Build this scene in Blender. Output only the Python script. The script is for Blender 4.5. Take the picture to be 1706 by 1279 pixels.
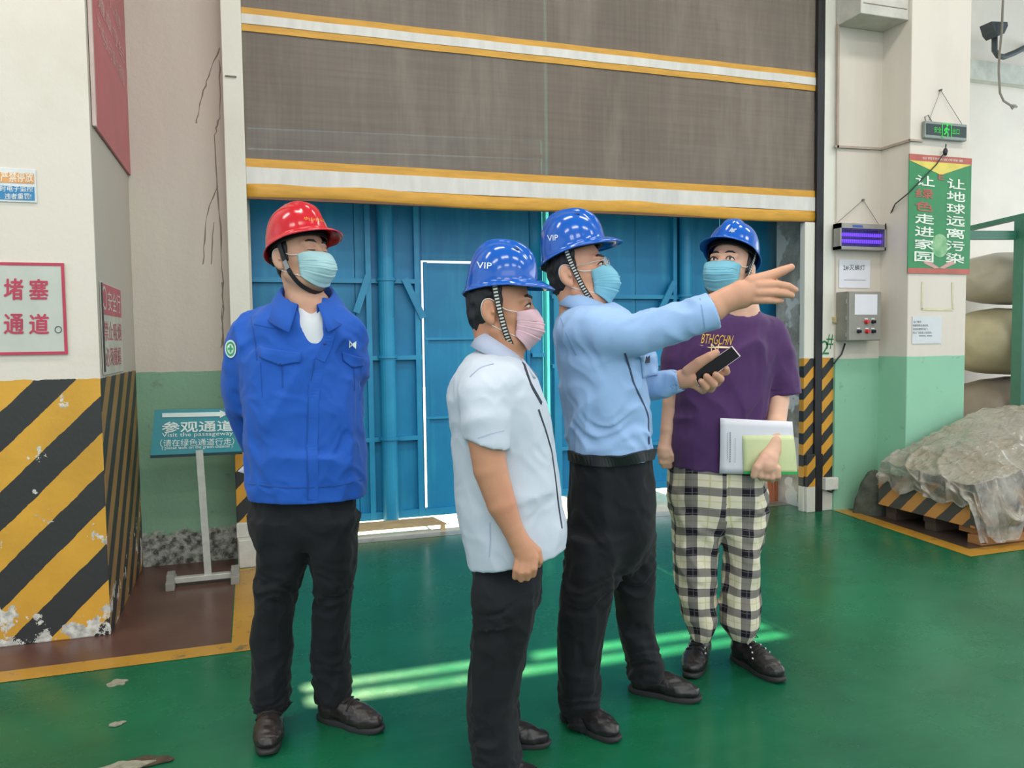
import bpy, bmesh, math, random
import numpy as np
from mathutils import Vector, Matrix, noise
from mathutils.bvhtree import BVHTree

# ------------------------------------------------------------ camera, sky, sun, lamps, exposure
SC = bpy.context.scene
for o in list(bpy.data.objects): bpy.data.objects.remove(o)
FPX, YAW, PITCH, ROLL, HC = 1311.3, math.radians(18.33), math.radians(3.19), math.radians(.72), 1.30
CX, CY = 853.0, 639.5
_F = np.array([math.sin(YAW)*math.cos(PITCH), math.cos(YAW)*math.cos(PITCH), -math.sin(PITCH)])
_r = np.array([math.cos(YAW), -math.sin(YAW), 0.0]); _d = np.cross(_F, _r)
_R = math.cos(ROLL)*_r + math.sin(ROLL)*_d
_D = -math.sin(ROLL)*_r + math.cos(ROLL)*_d
CAM = np.array([0, 0, HC])
cam = bpy.data.objects.new('camera', bpy.data.cameras.new('camera'))
SC.collection.objects.link(cam)
cam.matrix_world = Matrix(((_R[0], -_D[0], -_F[0], 0), (_R[1], -_D[1], -_F[1], 0), (_R[2], -_D[2], -_F[2], HC), (0, 0, 0, 1)))
cam.data.sensor_width = 36.0; cam.data.lens = 36.0*FPX/1706.0; cam.data.clip_start = .05
SC.camera = cam

SC.view_settings.view_transform = 'Standard'; SC.view_settings.look = 'None'
SC.view_settings.gamma = 1.0; SC.view_settings.use_curve_mapping = False
SC.view_settings.exposure = -0.10

wd = bpy.data.worlds.new('sky'); SC.world = wd; wd.use_nodes = True
wn = wd.node_tree.nodes; wn['Background'].inputs[0].default_value = (.80, .90, 1.0, 1); wn['Background'].inputs[1].default_value = 1.5

def sun(direction, strength, angle, col):
    l = bpy.data.lights.new('sun', 'SUN'); l.energy = strength; l.angle = math.radians(angle); l.color = col
    o = bpy.data.objects.new('sun', l); SC.collection.objects.link(o)
    o.rotation_euler = Vector(direction).to_track_quat('-Z', 'Y').to_euler(); return o
SUNT = 1.05
sun((.06, -1, -SUNT), 34.0, 1.0, (1.0, .89, .58))

def area(loc, target, sx, sy, power, col=(1, 1, 1)):
    l = bpy.data.lights.new('hall_lamp', 'AREA'); l.shape = 'RECTANGLE'; l.size = sx; l.size_y = sy; l.energy = power; l.color = col
    o = bpy.data.objects.new('hall_lamp', l); SC.collection.objects.link(o); o.location = loc
    o.rotation_euler = (Vector(target)-Vector(loc)).to_track_quat('-Z', 'Y').to_euler(); return o
for ix, x in enumerate((-2.2, .4, 3.0, 5.6)):                     # rows of high hall lamps
    for y in (-3.2, -.4, 2.6):
        area((x, y, 5.2), (x, y, 0), 1.5, .45, 46, (1.0, .96, .91))
area((1.0, -5.5, 3.2), (1.6, 4, 1.2), 6.0, 3.0, 110, (1.0, .985, .96))     # open hall door behind the photographer
area((10.4, 3.4, 2.6), (3.0, 2.5, .8), 5.0, 2.6, 110, (.97, 1.0, 1.0))       # side windows on the right

# ------------------------------------------------------------ pixel helpers: a photograph pixel to a point of the place
def pix(x, y): return _F + _R*((x-CX)/FPX) + _D*((y-CY)/FPX)
def onY(x, y, Y): v = pix(x, y); return CAM + v*(Y/v[1])
def onX(x, y, X): v = pix(x, y); return CAM + v*(X/v[0])
def onZ(x, y, Z=0.0): v = pix(x, y); return CAM + v*((Z-HC)/v[2])

# ------------------------------------------------------------ materials
def srgb(c):
    if isinstance(c, str): c = tuple(int(c[i:i+2], 16) for i in (0, 2, 4))
    return tuple(((v/255)/12.92 if v/255 <= .04045 else ((v/255+.055)/1.055)**2.4) for v in c)
class NT:
    def __init__(s, name):
        s.m = bpy.data.materials.new(name); s.m.use_nodes = True; s.t = s.m.node_tree; s.n = s.t.nodes; s.b = s.n['Principled BSDF']
        s.out = s.n['Material Output']
    def new(s, typ, **k):
        n = s.n.new(typ)
        for a, v in k.items(): setattr(n, a, v)
        return n
    def put(s, sock, v):
        if hasattr(v, 'is_output') or isinstance(v, bpy.types.NodeSocket): s.t.links.new(v, sock)
        elif isinstance(v, (tuple, list)) and sock.type == 'RGBA': sock.default_value = (*v[:3], 1)
        else: sock.default_value = v
    def math(s, op, a, b=0.0, clamp=False):
        n = s.new('ShaderNodeMath', operation=op); n.use_clamp = clamp; s.put(n.inputs[0], a); s.put(n.inputs[1], b); return n.outputs[0]
    def mix(s, f, a, b):
        n = s.new('ShaderNodeMix', data_type='RGBA'); s.put(n.inputs[0], f); s.put(n.inputs[6], a); s.put(n.inputs[7], b); return n.outputs[2]
    def coord(s, kind='Object'): return s.new('ShaderNodeTexCoord').outputs[kind]
    def pos(s): return s.new('ShaderNodeNewGeometry').outputs['Position']
    def xyz(s, v):
        n = s.new('ShaderNodeSeparateXYZ'); s.put(n.inputs[0], v); return n.outputs
    def noise(s, scale, detail=3, rough=.55, vec=None, stretch=None):
        if vec is None: vec = s.pos()
        if stretch:
            m = s.new('ShaderNodeMapping'); s.put(m.inputs[0], vec); m.inputs['Scale'].default_value = stretch; vec = m.outputs[0]
        n = s.new('ShaderNodeTexNoise'); s.put(n.inputs['Vector'], vec); n.inputs['Scale'].default_value = scale
        n.inputs['Detail'].default_value = detail; n.inputs['Roughness'].default_value = rough; return n.outputs['Fac']
    def ramp(s, f, lo, hi):
        n = s.new('ShaderNodeMapRange'); s.put(n.inputs[0], f); n.inputs[1].default_value = lo; n.inputs[2].default_value = hi; return n.outputs[0]
    def attr(s, name): return s.new('ShaderNodeAttribute', attribute_name=name).outputs['Vector']
    def bump(s, h, strength=.3, dist=.01):
        n = s.new('ShaderNodeBump'); s.put(n.inputs['Height'], h); n.inputs['Strength'].default_value = strength; n.inputs['Distance'].default_value = dist
        s.put(s.b.inputs['Normal'], n.outputs[0])
    def base(s, c, rough=None, metal=None, spec=None):
        s.put(s.b.inputs['Base Color'], c)
        if rough is not None: s.put(s.b.inputs['Roughness'], rough)
        if metal is not None: s.put(s.b.inputs['Metallic'], metal)
        if spec is not None: s.put(s.b.inputs['Specular IOR Level'], spec)
        return s
_MC = {}
def paint(name, col, rough=.5, metal=0.0, var=.12, scale=9.0, bump=.0, spec=None, stretch=None):
    """plain surface with faint procedural mottling"""
    if name in _MC: return _MC[name]
    t = NT(name); c = srgb(col); f = t.noise(scale, 4, .6, stretch=stretch)
    f = t.ramp(f, .3, .7)
    t.base(t.mix(f, tuple(v*(1-var) for v in c), tuple(min(1, v*(1+var)) for v in c)), rough, metal, spec)
    if bump: t.bump(t.noise(scale*6, 3), bump, .004)
    _MC[name] = t.m; return t.m
def emit(name, col, s):
    t = NT(name); t.base((0, 0, 0), .5); t.put(t.b.inputs['Emission Color'], srgb(col)); t.b.inputs['Emission Strength'].default_value = s; return t.m

def wall_mat(name, upper, lower, zs, base_dmg=0.0, stain=.25):
    t = NT(name); p = t.pos(); x, y, z = t.xyz(p)
    n1 = t.noise(2.2, 5, .6); n2 = t.noise(9, 5, .65); n3 = t.noise(1.5, 4, .6, stretch=(4, 4, .5))
    zz = t.math('ADD', z, t.math('MULTIPLY', t.math('SUBTRACT', n2, .5), .012))
    low = t.math('LESS_THAN', zz, zs)
    u, l = srgb(upper), srgb(lower)
    cu = t.mix(t.math('MULTIPLY', t.ramp(n3, .45, .75), stain), u, tuple(v*.72 for v in u))
    cu = t.mix(t.math('MULTIPLY', t.ramp(n1, .5, .7), stain*.5), cu, srgb('b7ac9c'))
    cl = t.mix(t.math('MULTIPLY', t.ramp(n1, .4, .75), .5), l, tuple(v*.8 for v in l))
    cl = t.mix(t.math('MULTIPLY', t.ramp(n2, .62, .7), .4), cl, srgb('5f6f63'))
    c = t.mix(low, cu, cl)
    if base_dmg:
        e = t.math('ADD', z, t.math('MULTIPLY', t.math('SUBTRACT', n2, .5), .16))
        dm = t.ramp(e, base_dmg+.01, base_dmg-.01)
        n4 = t.noise(26, 5, .7)
        cd = t.mix(t.ramp(n4, .38, .62), srgb('3f403a'), srgb('aeb0a6'))
        c = t.mix(dm, c, cd)
        t.bump(t.math('ADD', t.math('MULTIPLY', n4, t.math('SUBTRACT', 1.0, dm)), t.math('MULTIPLY', n4, dm)), .35, .01)
    else: t.bump(t.noise(40, 3), .08, .004)
    t.base(c, .62); return t.m

def hazard_mat(name, axis, period, top, chip_lo, chip_hi, off=0.0, yel='d8a032', blk='2b2d2c', upper='d5cfc4', sgn=-1, bottom=None):
    """45 degree black and yellow stripes with chipped paint below `top`, wall paint above"""
    t = NT(name); x, y, z = t.xyz(t.pos())
    n2 = t.noise(12, 5, .65); n5 = t.noise(5, 6, .72)
    a = (x, y)[axis]
    wob = t.math('MULTIPLY', t.math('SUBTRACT', n2, .5), .02)
    s = t.math('ADD', a, t.math('MULTIPLY', z, sgn)); s = t.math('ADD', t.math('ADD', s, wob), off+50*period)
    f = t.math('FRACT', t.math('DIVIDE', s, period))
    st = t.math('LESS_THAN', f, .5)
    yv = t.mix(t.ramp(t.noise(3, 3), .35, .7), srgb(yel), tuple(v*.8 for v in srgb(yel)))
    c = t.mix(st, yv, srgb(blk))
    h = t.ramp(z, top, 0.0)
    thr = t.math('ADD', chip_hi, t.math('MULTIPLY', h, chip_lo-chip_hi))
    ch = t.math('GREATER_THAN', n5, thr)
    c = t.mix(ch, c, t.mix(t.ramp(t.noise(30, 3), .35, .65), srgb('9d9a90'), srgb('dcd9d0')))
    zz = t.math('ADD', z, t.math('MULTIPLY', t.math('SUBTRACT', n2, .5), .02))
    u = srgb(upper)
    cu = t.mix(t.math('MULTIPLY', t.ramp(t.noise(1.7, 4, .6), .5, .75), .3), u, srgb('b5aa98'))
    c = t.mix(t.math('GREATER_THAN', zz, top), c, cu)
    if bottom is not None: c = t.mix(t.math('LESS_THAN', z, bottom), c, srgb('c9c6bb'))
    t.bump(t.math('SUBTRACT', t.noise(40, 3), t.math('MULTIPLY', ch, 2.0)), .25, .004)
    t.base(c, .55); return t.m

# ------------------------------------------------------------ mesh helpers
class MB:
    """collects shapes and links them as ONE mesh object"""
    def __init__(s): s.v = []; s.f = []; s.mi = []; s.cur = 0
    def add(s, vs, fs):
        o = len(s.v); s.v += [tuple(float(c) for c in p) for p in vs]; s.f += [tuple(i+o for i in f) for f in fs]; s.mi += [s.cur]*len(fs); return s
    def box(s, lo, hi, bev=0.0):
        lo = np.minimum(lo, hi) if not isinstance(lo, np.ndarray) else lo
        x0, y0, z0 = lo; x1, y1, z1 = hi
        if bev <= 0:
            return s.add([(x0, y0, z0), (x1, y0, z0), (x1, y1, z0), (x0, y1, z0), (x0, y0, z1), (x1, y0, z1), (x1, y1, z1), (x0, y1, z1)],
                         [(3, 2, 1, 0), (4, 5, 6, 7), (0, 1, 5, 4), (1, 2, 6, 5), (2, 3, 7, 6), (3, 0, 4, 7)])
        b = bmesh.new(); bmesh.ops.create_cube(b, size=1)
        for v in b.verts: v.co = Vector(((x0+x1)/2+v.co.x*(x1-x0), (y0+y1)/2+v.co.y*(y1-y0), (z0+z1)/2+v.co.z*(z1-z0)))
        bmesh.ops.bevel(b, geom=b.edges[:], offset=bev, segments=2, affect='EDGES', profile=.5)
        return s.bm(b)
    def bm(s, b):
        b.verts.index_update(); s.add([v.co for v in b.verts], [[v.index for v in f.verts] for f in b.faces]); b.free(); return s
    def hexa(s, p):     # 8 corners: bottom ring then top ring
        return s.add(p, [(3, 2, 1, 0), (4, 5, 6, 7), (0, 1, 5, 4), (1, 2, 6, 5), (2, 3, 7, 6), (3, 0, 4, 7)])
    def bar(s, a, b, w, d, up=(0, 0, 1)):   # rectangular bar between two points; w across, d along up
        a = Vector(a); b = Vector(b); t = (b-a).normalized(); u = Vector(up); sd = t.cross(u)
        if sd.length < 1e-4: sd = t.cross(Vector((0, 1, 0)))
        sd.normalize(); u = sd.cross(t); q = [(-1, -1), (1, -1), (1, 1), (-1, 1)]
        return s.add([p+sd*(i*w/2)+u*(j*d/2) for p in (a, b) for i, j in q],
                     [(3, 2, 1, 0), (4, 5, 6, 7), (0, 1, 5, 4), (1, 2, 6, 5), (2, 3, 7, 6), (3, 0, 4, 7)])
    def tube(s, pts, r, n=10, cap=True):
        pts = [Vector(p) for p in pts]; rs = r if isinstance(r, (list, tuple)) else [r]*len(pts)
        vs = []; fs = []; pn = None
        for i, p in enumerate(pts):
            t = (pts[min(i+1, len(pts)-1)]-pts[max(i-1, 0)]).normalized()
            if pn is None: pn = t.orthogonal().normalized()
            pn = (pn-t*pn.dot(t)); pn = pn.normalized() if pn.length > 1e-6 else t.orthogonal().normalized()
            bn = t.cross(pn)
            for k in range(n):
                a = 2*math.pi*k/n; vs.append(p+(pn*math.cos(a)+bn*math.sin(a))*rs[i])
        for i in range(len(pts)-1):
            for k in range(n):
                fs.append((i*n+k, i*n+(k+1) % n, (i+1)*n+(k+1) % n, (i+1)*n+k))
        if cap: fs += [tuple(range(n))[::-1], tuple((len(pts)-1)*n+k for k in range(n))]
        return s.add(vs, fs)
    def prism(s, poly, z0, z1):     # poly in xy, extruded in z
        n = len(poly); vs = [(x, y, z0) for x, y in poly]+[(x, y, z1) for x, y in poly]
        return s.add(vs, [tuple(range(n))[::-1], tuple(range(n, 2*n))]+[(i, (i+1) % n, n+(i+1) % n, n+i) for i in range(n)])
    def grid(s, P, closed=False):   # P[i][j] points
        n, m = len(P), len(P[0]); vs = [p for r in P for p in r]; fs = []
        for i in range(n-1):
            for j in range(m if closed else m-1):
                fs.append((i*m+j, i*m+(j+1) % m, (i+1)*m+(j+1) % m, (i+1)*m+j))
        return s.add(vs, fs)
    def build(s, name, mat, parent=None, smooth=False, mats=None):
        me = bpy.data.meshes.new(name); me.from_pydata(s.v, [], s.f); me.validate()
        for m in (mats or [mat]): me.materials.append(m)
        if mats and len(me.polygons) == len(s.mi): me.polygons.foreach_set('material_index', s.mi)
        if smooth: me.polygons.foreach_set('use_smooth', [True]*len(me.polygons))
        return link(name, me, parent)
def link(name, me, parent=None):
    o = bpy.data.objects.new(name, me); SC.collection.objects.link(o)
    if parent is not None: o.parent = parent
    return o
def tag(o, label=None, cat=None, group=None, kind=None):
    for k, v in (('label', label), ('category', cat), ('group', group), ('kind', kind)):
        if v: o[k] = v
    return o
def empty(name, loc, rz=0.0):
    o = bpy.data.objects.new(name, None); SC.collection.objects.link(o); o.location = loc; o.rotation_euler = (0, 0, rz); o.empty_display_size = .1
    return o
def solid(o, t, off=-1.0):
    m = o.modifiers.new('thickness', 'SOLIDIFY'); m.thickness = t; m.offset = off; return o

def text_mesh(body, bold=0.0):
    """unit text: returns verts (n,2) scaled into the unit square and polygons"""
    cu = bpy.data.curves.new('lettering', 'FONT'); cu.body = body; cu.size = 1; cu.fill_mode = 'FRONT'; cu.resolution_u = 2; cu.offset = bold
    ob = bpy.data.objects.new('lettering', cu); me = ob.to_mesh()
    v = np.zeros(len(me.vertices)*3); me.vertices.foreach_get('co', v); v = v.reshape(-1, 3)[:, :2]
    f = [tuple(p.vertices) for p in me.polygons]
    ob.to_mesh_clear(); bpy.data.objects.remove(ob); bpy.data.curves.remove(cu)
    if len(v) == 0: return np.zeros((0, 2)), []
    lo, hi = v.min(0), v.max(0); v = (v-lo)/np.maximum(hi-lo, 1e-6)
    return v, f
def letters(mb, body, O, U, V, bold=0.0, fit=None):
    """text laid into the parallelogram O + u*U + v*V"""
    v, f = text_mesh(body); O, U, V = np.array(O, float), np.array(U, float), np.array(V, float); n = np.cross(U, V); n /= np.linalg.norm(n)
    q = bold*1.1*np.linalg.norm(V)/np.linalg.norm(U)            # heavier strokes: copies set slightly apart
    for k, (dx, dy) in enumerate(((0, 0), (q, 0), (-q, 0), (0, bold*1.1), (0, -bold*1.1)) if bold > 0 else ((0, 0),)): mb.add([O+U*(a+dx)+V*(b+dy)+n*.00004*k for a, b in v], f)

# ============================================================ THE SETTING
YJ, YS, YN, YP, XL, YG, YT = 4.79, 4.825, 4.99, 3.868, -.632, 5.38, 5.19
XR0, XR1 = 3.955, 4.12      # right guide post
DADO = 1.14
ST = 'structure'
# --- floor with its painted zones
g = NT('floor_paint_green'); n1 = g.noise(1.3, 5, .6); n2 = g.noise(7, 5, .65, stretch=(1, 3, 1)); n3 = g.noise(3.2, 6, .7)
gc = g.mix(g.ramp(n1, .3, .7), srgb('115238'), srgb('186a46')); gc = g.mix(g.math('MULTIPLY', g.ramp(n2, .5, .8), .4), gc, srgb('2f6a52'))
gc = g.mix(g.math('MULTIPLY', g.ramp(n3, .68, .74), .35), gc, srgb('0d3a2a'))
g.base(gc, g.math('ADD', .17, g.math('MULTIPLY', g.ramp(n3, .3, .7), .16)), spec=.38)
g.bump(g.math('ADD', g.noise(5, 3), g.math('MULTIPLY', g.noise(60, 2), .12)), .12, .01)
def floor_paint(name, a, b, wear, wearcol='6b5a3c'):
    t = NT(name); c = t.mix(t.ramp(t.noise(4, 5, .6), .3, .7), srgb(a), srgb(b))
    c = t.mix(t.ramp(t.noise(9, 6, .75), wear, wear+.06), c, srgb(wearcol)); t.base(c, .32); t.bump(t.noise(50, 3), .12, .004); return t.m
M_YEL = floor_paint('floor_paint_yellow', 'a87a2c', 'b98a36', .58)
M_BRN = floor_paint('floor_paint_brown', '54362f', '60423a', .66, '463029')
M_DRK = floor_paint('floor_paint_dark', '403530', '4b3d36', .6, '6a5a48')
M_CON = floor_paint('threshold_concrete', '6f716a', '85857c', .55, '4d5a50')
fl = MB()
fl.box((-7, -9, -.12), (11, YT, 0))
def patch2(mi, pts, z=.0015):
    fl.cur = mi; n = len(pts); fl.add([(x, y, z) for x, y in pts], [tuple(range(n))]); fl.cur = 0
patch2(2, [(-7, 3.56), (-.12, 3.56), (-.12, YN), (-7, YN)], .001)                                        # brown corner by the pillar
patch2(1, [(-7, 3.42), (.02, 3.46), (.02, 4.75), (-.115, 4.75), (-.115, 3.575), (-7, 3.555)], .002)        # yellow line round it
patch2(3, [(3.99, 3.50), (7.5, 3.55), (7.5, 6.2), (4.12, 6.2), (4.12, 4.80)], .001)                       # storage bay
patch2(1, [(4.10, 4.81), (3.965, 3.47), (7.5, 3.52), (7.5, 3.63), (4.10, 3.60), (4.225, 4.81)], .002)
patch2(4, [(0, 5.09), (3.96, 5.05), (3.96, YT+.001), (0, YT+.001)], .001)                                  # bare concrete at the threshold
fo = fl.build('floor', g.m, mats=[g.m, M_YEL, M_BRN, M_DRK, M_CON]); tag(fo, kind=ST)
# chipped patch in the floor, bottom left
def blob(cx, cy, r, seed, n=26, sx=1.0):
    rnd = random.Random(seed); ph = [rnd.uniform(0, 6.28) for _ in range(4)]
    return [(cx+sx*r*math.cos(a)*(1+.22*math.sin(2*a+ph[0])+.13*math.sin(5*a+ph[1])), cy+r*math.sin(a)*(1+.2*math.sin(3*a+ph[2])+.12*math.sin(7*a+ph[3])))
            for a in (2*math.pi*k/n for k in range(n))]
chip = paint('bare_concrete', '8d8a78', .8, var=.35, scale=40, bump=.6); chipd = paint('worn_concrete_dark', '4a3a2c', .85, var=.4, scale=50, bump=.6)
for k, (px, py, r, sx, m) in enumerate(((195, 1138, .03, 1.3, chip), (385, 1274, .0, 1, chip), (195, 1207, .016, 1.6, chip), (240, 1272, .035, 2.0, chipd), (205, 1280, .03, 2.4, chip), (715, 985, .0, 1, chip))):
    if not r: continue
    p = onZ(px, py); b = MB(); b.prism(blob(p[0], p[1], r, k, sx=sx), .0, .003); o = b.build('floor_chip', m, fo); o.location.z = .0012*k

# --- outside ground, ceiling
b = MB(); b.box((-8, YT, -.14), (12, 22, -.004)); o = b.build('ground_outside', paint('outside_concrete', 'c9c3b6', .85, var=.1, bump=.2)); tag(o, kind=ST)
b = MB(); b.box((-7, -5.0, 5.6), (11, 7.2, 5.8)); o = b.build('ceiling', paint('ceiling_white', 'd9d6cf', .8)); tag(o, kind=ST)
# --- left pillar
WHITE = 'd9d3c8'
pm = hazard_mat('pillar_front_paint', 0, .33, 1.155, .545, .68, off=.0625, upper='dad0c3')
ps = hazard_mat('pillar_side_shaded', 1, .275, 1.155, .56, .74, off=.02, yel='96703f', upper='b5ada2', sgn=-1)  # side face: its shade is put into darker yellow and white
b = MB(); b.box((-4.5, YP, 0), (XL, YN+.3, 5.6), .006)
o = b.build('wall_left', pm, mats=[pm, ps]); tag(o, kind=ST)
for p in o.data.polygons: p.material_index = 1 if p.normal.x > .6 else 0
# --- left niche wall
nm = wall_mat('niche_wall_paint', 'c9bfb2', '7fa68a', DADO, base_dmg=.20)
b = MB(); b.box((XL-.1, YN, 0), (.02, YN+.3, 5.6)); o = b.build('wall_back', nm); tag(o, kind=ST)
crk = paint('wall_crack', '8a7f74', .9)
for pts in (((365, 80), (350, 120), (335, 165), (327, 205)), ((366, 100), (367, 190), (358, 225), (364, 330), (371, 470), (373, 600)), ((362, 310), (343, 360), (338, 440)), ((356, 370), (352, 440)), ((369, 470), (371, 540), (368, 580))):
    b = MB(); rn = random.Random(pts[0][0]); q = [(a[0]+(c_[0]-a[0])*k/6+rn.uniform(-1.6, 1.6), a[1]+(c_[1]-a[1])*k/6) for a, c_ in zip(pts[:-1], pts[1:]) for k in range(6)]+[pts[-1]]
    b.tube([onY(x, y, YN-.0003) for x, y in q], [rn.uniform(.0015, .005) for _ in q], 6); o = b.build('wall_crack', crk, bpy.data.objects['wall_back'])
# --- left door guide post with its hazard foot
jm = wall_mat('guide_white_paint', 'd6d2c4', 'd6d2c4', -1, stain=.2)
hz = hazard_mat('guide_stripe_paint', 0, .20, .665, .70, .82, off=.06, yel='d3962f', upper='d6d2c4', bottom=.262)
b = MB(); b.box((-.105, YJ, .0), (.005, YN+.02, 5.6), .004); b.box((-.108, YJ-.004, .175), (.009, YJ+.05, .255), .003)
o = b.build('trim_1', hz); tag(o, kind=ST)
b = MB(); b.box((-.09, YJ-.01, 2.80), (-.03, YJ, 2.806)); b.build('guide_joint', crk, o)
b = MB(); b.box((-.10, YJ-.03, 0), (.012, YJ+.0, .165), .006); b.build('foot_block', paint('foot_block_white', 'c9c5ba', .7, bump=.3), o)
# --- right door guide post: white strip, black slot, white post
hz2 = hazard_mat('guide_stripe_paint_right', 0, .165, 1.14, .72, .84, off=.03, yel='d3962f', upper='d9d6cb', bottom=.19)
b = MB(); b.box((XR0+.048, YJ, 0), (XR1, YN+.05, 5.6), .004)
o = b.build('trim_2', hz2); tag(o, kind=ST)
b = MB(); b.box((XR0-.012, YJ+.004, 0), (XR0+.05, YJ+.03, 4.2)); b.build('guide_slot', paint('guide_slot_black', '201f22', .45), o)
b = MB(); b.box((XR0-.10, YJ+.02, 0), (XR0-.013, YJ+.075, 2.13), .003); b.build('guide_strip', hz2, o)
b = MB(); b.box((XR0-.09, YJ-.012, 0), (XR0-.015, YJ+.02, .43), .004); b.build('strip_foot', hz2, o)
b = MB(); b.box((XR0-.013, YJ-.012, .0), (XR0+.048, YJ+.004, .0+.43)); b.build('slot_foot', paint('guide_slot_black', '201f22', .45), o)
# number painted by hand on the right post
grn = paint('green_marker', '2c7a45', .6)
b = MB(); letters(b, '2', onY(1369, 590, YJ-.002), onY(1381, 590, YJ-.002)-onY(1369, 590, YJ-.002), onY(1369, 567, YJ-.002)-onY(1369, 590, YJ-.002))
letters(b, '#', onY(1376, 581, YJ-.002), onY(1388, 581, YJ-.002)-onY(1376, 581, YJ-.002), onY(1377, 557, YJ-.002)-onY(1376, 581, YJ-.002))
b.build('handwritten_number', grn, o)
# --- reveal behind the right guide: bare patched plaster
t = NT('reveal_plaster'); n1 = t.noise(4, 5, .65); n2 = t.noise(14, 5, .7)
c = t.mix(t.ramp(n1, .4, .6), srgb('8f8c84'), srgb('b9b6ae')); c = t.mix(t.ramp(t.noise(3.3, 3, .5), .54, .56), c, srgb('cfd0cd'))
c = t.mix(t.math('MULTIPLY', t.ramp(n2, .66, .7), .7), c, srgb('3c3f3c')); t.base(c, .85); t.bump(n2, .4, .01)
b = MB(); b.box((XR0-.015, YJ+.08, 0), (XR0+.5, YT+.06, 5.6)); o = b.build('wall_reveal', t.m); tag(o, kind=ST)
b = MB(); b.box((XR0-.3, YT+.06, 0), (XR0+.6, YT+.07, .001)); 
# --- right niche wall, right pillar, lintel above the door, far storage wall
XN = 4.50; YPR = 4.50
rm = wall_mat('right_wall_paint', 'cfc5b9', '86b89b', DADO-.01, stain=.3)
b = MB(); b.box((XR1-.02, YJ-.02, 0), (XN+.02, YJ+.35, 5.6)); o = b.build('wall_right', rm); tag(o, kind=ST)
rm2 = wall_mat('right_pillar_paint', 'd8cec2', '8ec3a5', DADO+.005, stain=.2)
b = MB(); b.box((XN, YPR, 0), (5.045, YPR+.6, 5.6), .006); o = b.build('wall_pillar', rm2); tag(o, kind=ST)
b = MB(); b.box((-.2, YS+.05, 4.0), (XR1+.4, YN+.3, 5.6)); o = b.build('wall_lintel', paint('lintel_white', 'd4cec4', .7)); tag(o, kind=ST)
b = MB(); b.box((4.6, 6.5, 0), (11, 6.8, 5.6)); o = b.build('wall_far', paint('far_wall_white', 'e4ddd4', .75, var=.05, scale=2)); tag(o, kind=ST)
b = MB(); b.box((4.6, 6.40, 3.95), (11, 6.5, 4.15)); o = b.build('trim_3', paint('far_beam_grey', 'c3c6be', .6)); tag(o, kind=ST)

# ============================================================ ROLL-UP DOOR CURTAIN
fab = NT('curtain_fabric'); x, y, z = fab.xyz(fab.pos())
wv = fab.noise(60, 2, .5, stretch=(1, 1, .04)); wh = fab.noise(60, 2, .5, stretch=(.03, 1, 1)); nl = fab.noise(1.1, 4, .6); nv = fab.noise(3.0, 4, .6, stretch=(2, 1, .35))
fc = fab.mix(fab.ramp(nl, .3, .7), srgb('6b5e54'), srgb('796b60')); fc = fab.mix(fab.math('MULTIPLY', fab.ramp(wv, .3, .7), .35), fc, srgb('857769'))
fc = fab.mix(fab.math('MULTIPLY', fab.ramp(wh, .35, .7), .3), fc, srgb('5c5047')); fc = fab.mix(fab.math('MULTIPLY', fab.ramp(nv, .5, .75), .5), fc, srgb('938678'))
fab.base(fc, .6); fab.bump(fab.math('ADD', wv, wh), .12, .002)
trn = fab.new('ShaderNodeBsdfTransparent'); mx = fab.new('ShaderNodeMixShader'); mx.inputs[0].default_value = .12
fab.put(mx.inputs[1], fab.b.outputs[0]); fab.put(mx.inputs[2], trn.outputs[0]); fab.put(fab.out.inputs[0], mx.outputs[0])
c_yel = paint('curtain_yellow', 'c9932f', .5, var=.16, scale=5, stretch=(1, 1, 6)); c_wht = paint('reflective_white', 'cdc9c3', .4, var=.1, scale=14, stretch=(1, 1, .2))
root = empty('rollup_door', ((0+XR0)/2, YS, 2.138)); tag(root, 'brown fabric roll-up door curtain with yellow and white bands, half raised', 'door curtain')
def cpart(name, z0, z1, m, dy=0.0, th=.004, wav=.004):
    n = 60; P = []
    for zz in (z0, z1):
        P.append([(0.006+(XR0-.02)*k/n, YS+dy+wav*math.sin(k*.7+zz*3)*.6, zz+(.006*math.sin(k*.33) if z0 < 2.2 and zz == z0 else 0)) for k in range(n+1)])
    mb = MB(); mb.grid(P); o = mb.build(name, m, None, False); o.parent = root; o.matrix_parent_inverse = root.matrix_basis.inverted(); (solid(o, th, 0) if th else 0); return o
bpy.context.view_layer.update()
cpart('fabric_panel', 2.355, 3.078, fab.m, 0, 0); cpart('fabric_panel', 3.20, 4.1, fab.m, 0, 0)
cpart('yellow_band', 2.309, 2.360, c_yel, -.004, .008); cpart('white_band', 2.213, 2.311, c_wht, -.006, .012)
cpart('yellow_band', 3.166, 3.205, c_yel, -.004, .008); cpart('white_band', 3.114, 3.168, c_wht, -.006, .012); cpart('yellow_band', 3.074, 3.116, c_yel, -.004, .008)
P = []
for k in range(9):                  # rounded bottom hem with its weight bar
    a = math.pi*(k/8); P.append([(0.006+(XR0-.02)*j/60, YS-.004-.012*math.sin(a), 2.176+.042*math.cos(a)+.008*math.sin(j*.21)) for j in range(61)])
mb = MB(); mb.grid(P); o = mb.build('bottom_hem', c_yel, root, True); o.matrix_parent_inverse = root.matrix_basis.inverted(); solid(o, .004, 0)
b = MB(); b.box((0.004, YS-.012, 2.130), (XR0-.015, YS+.016, 2.158)); o = b.build('hem_seal', paint('hem_seal_brown', '6d4a2c', .6), root); o.matrix_parent_inverse = root.matrix_basis.inverted()

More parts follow.
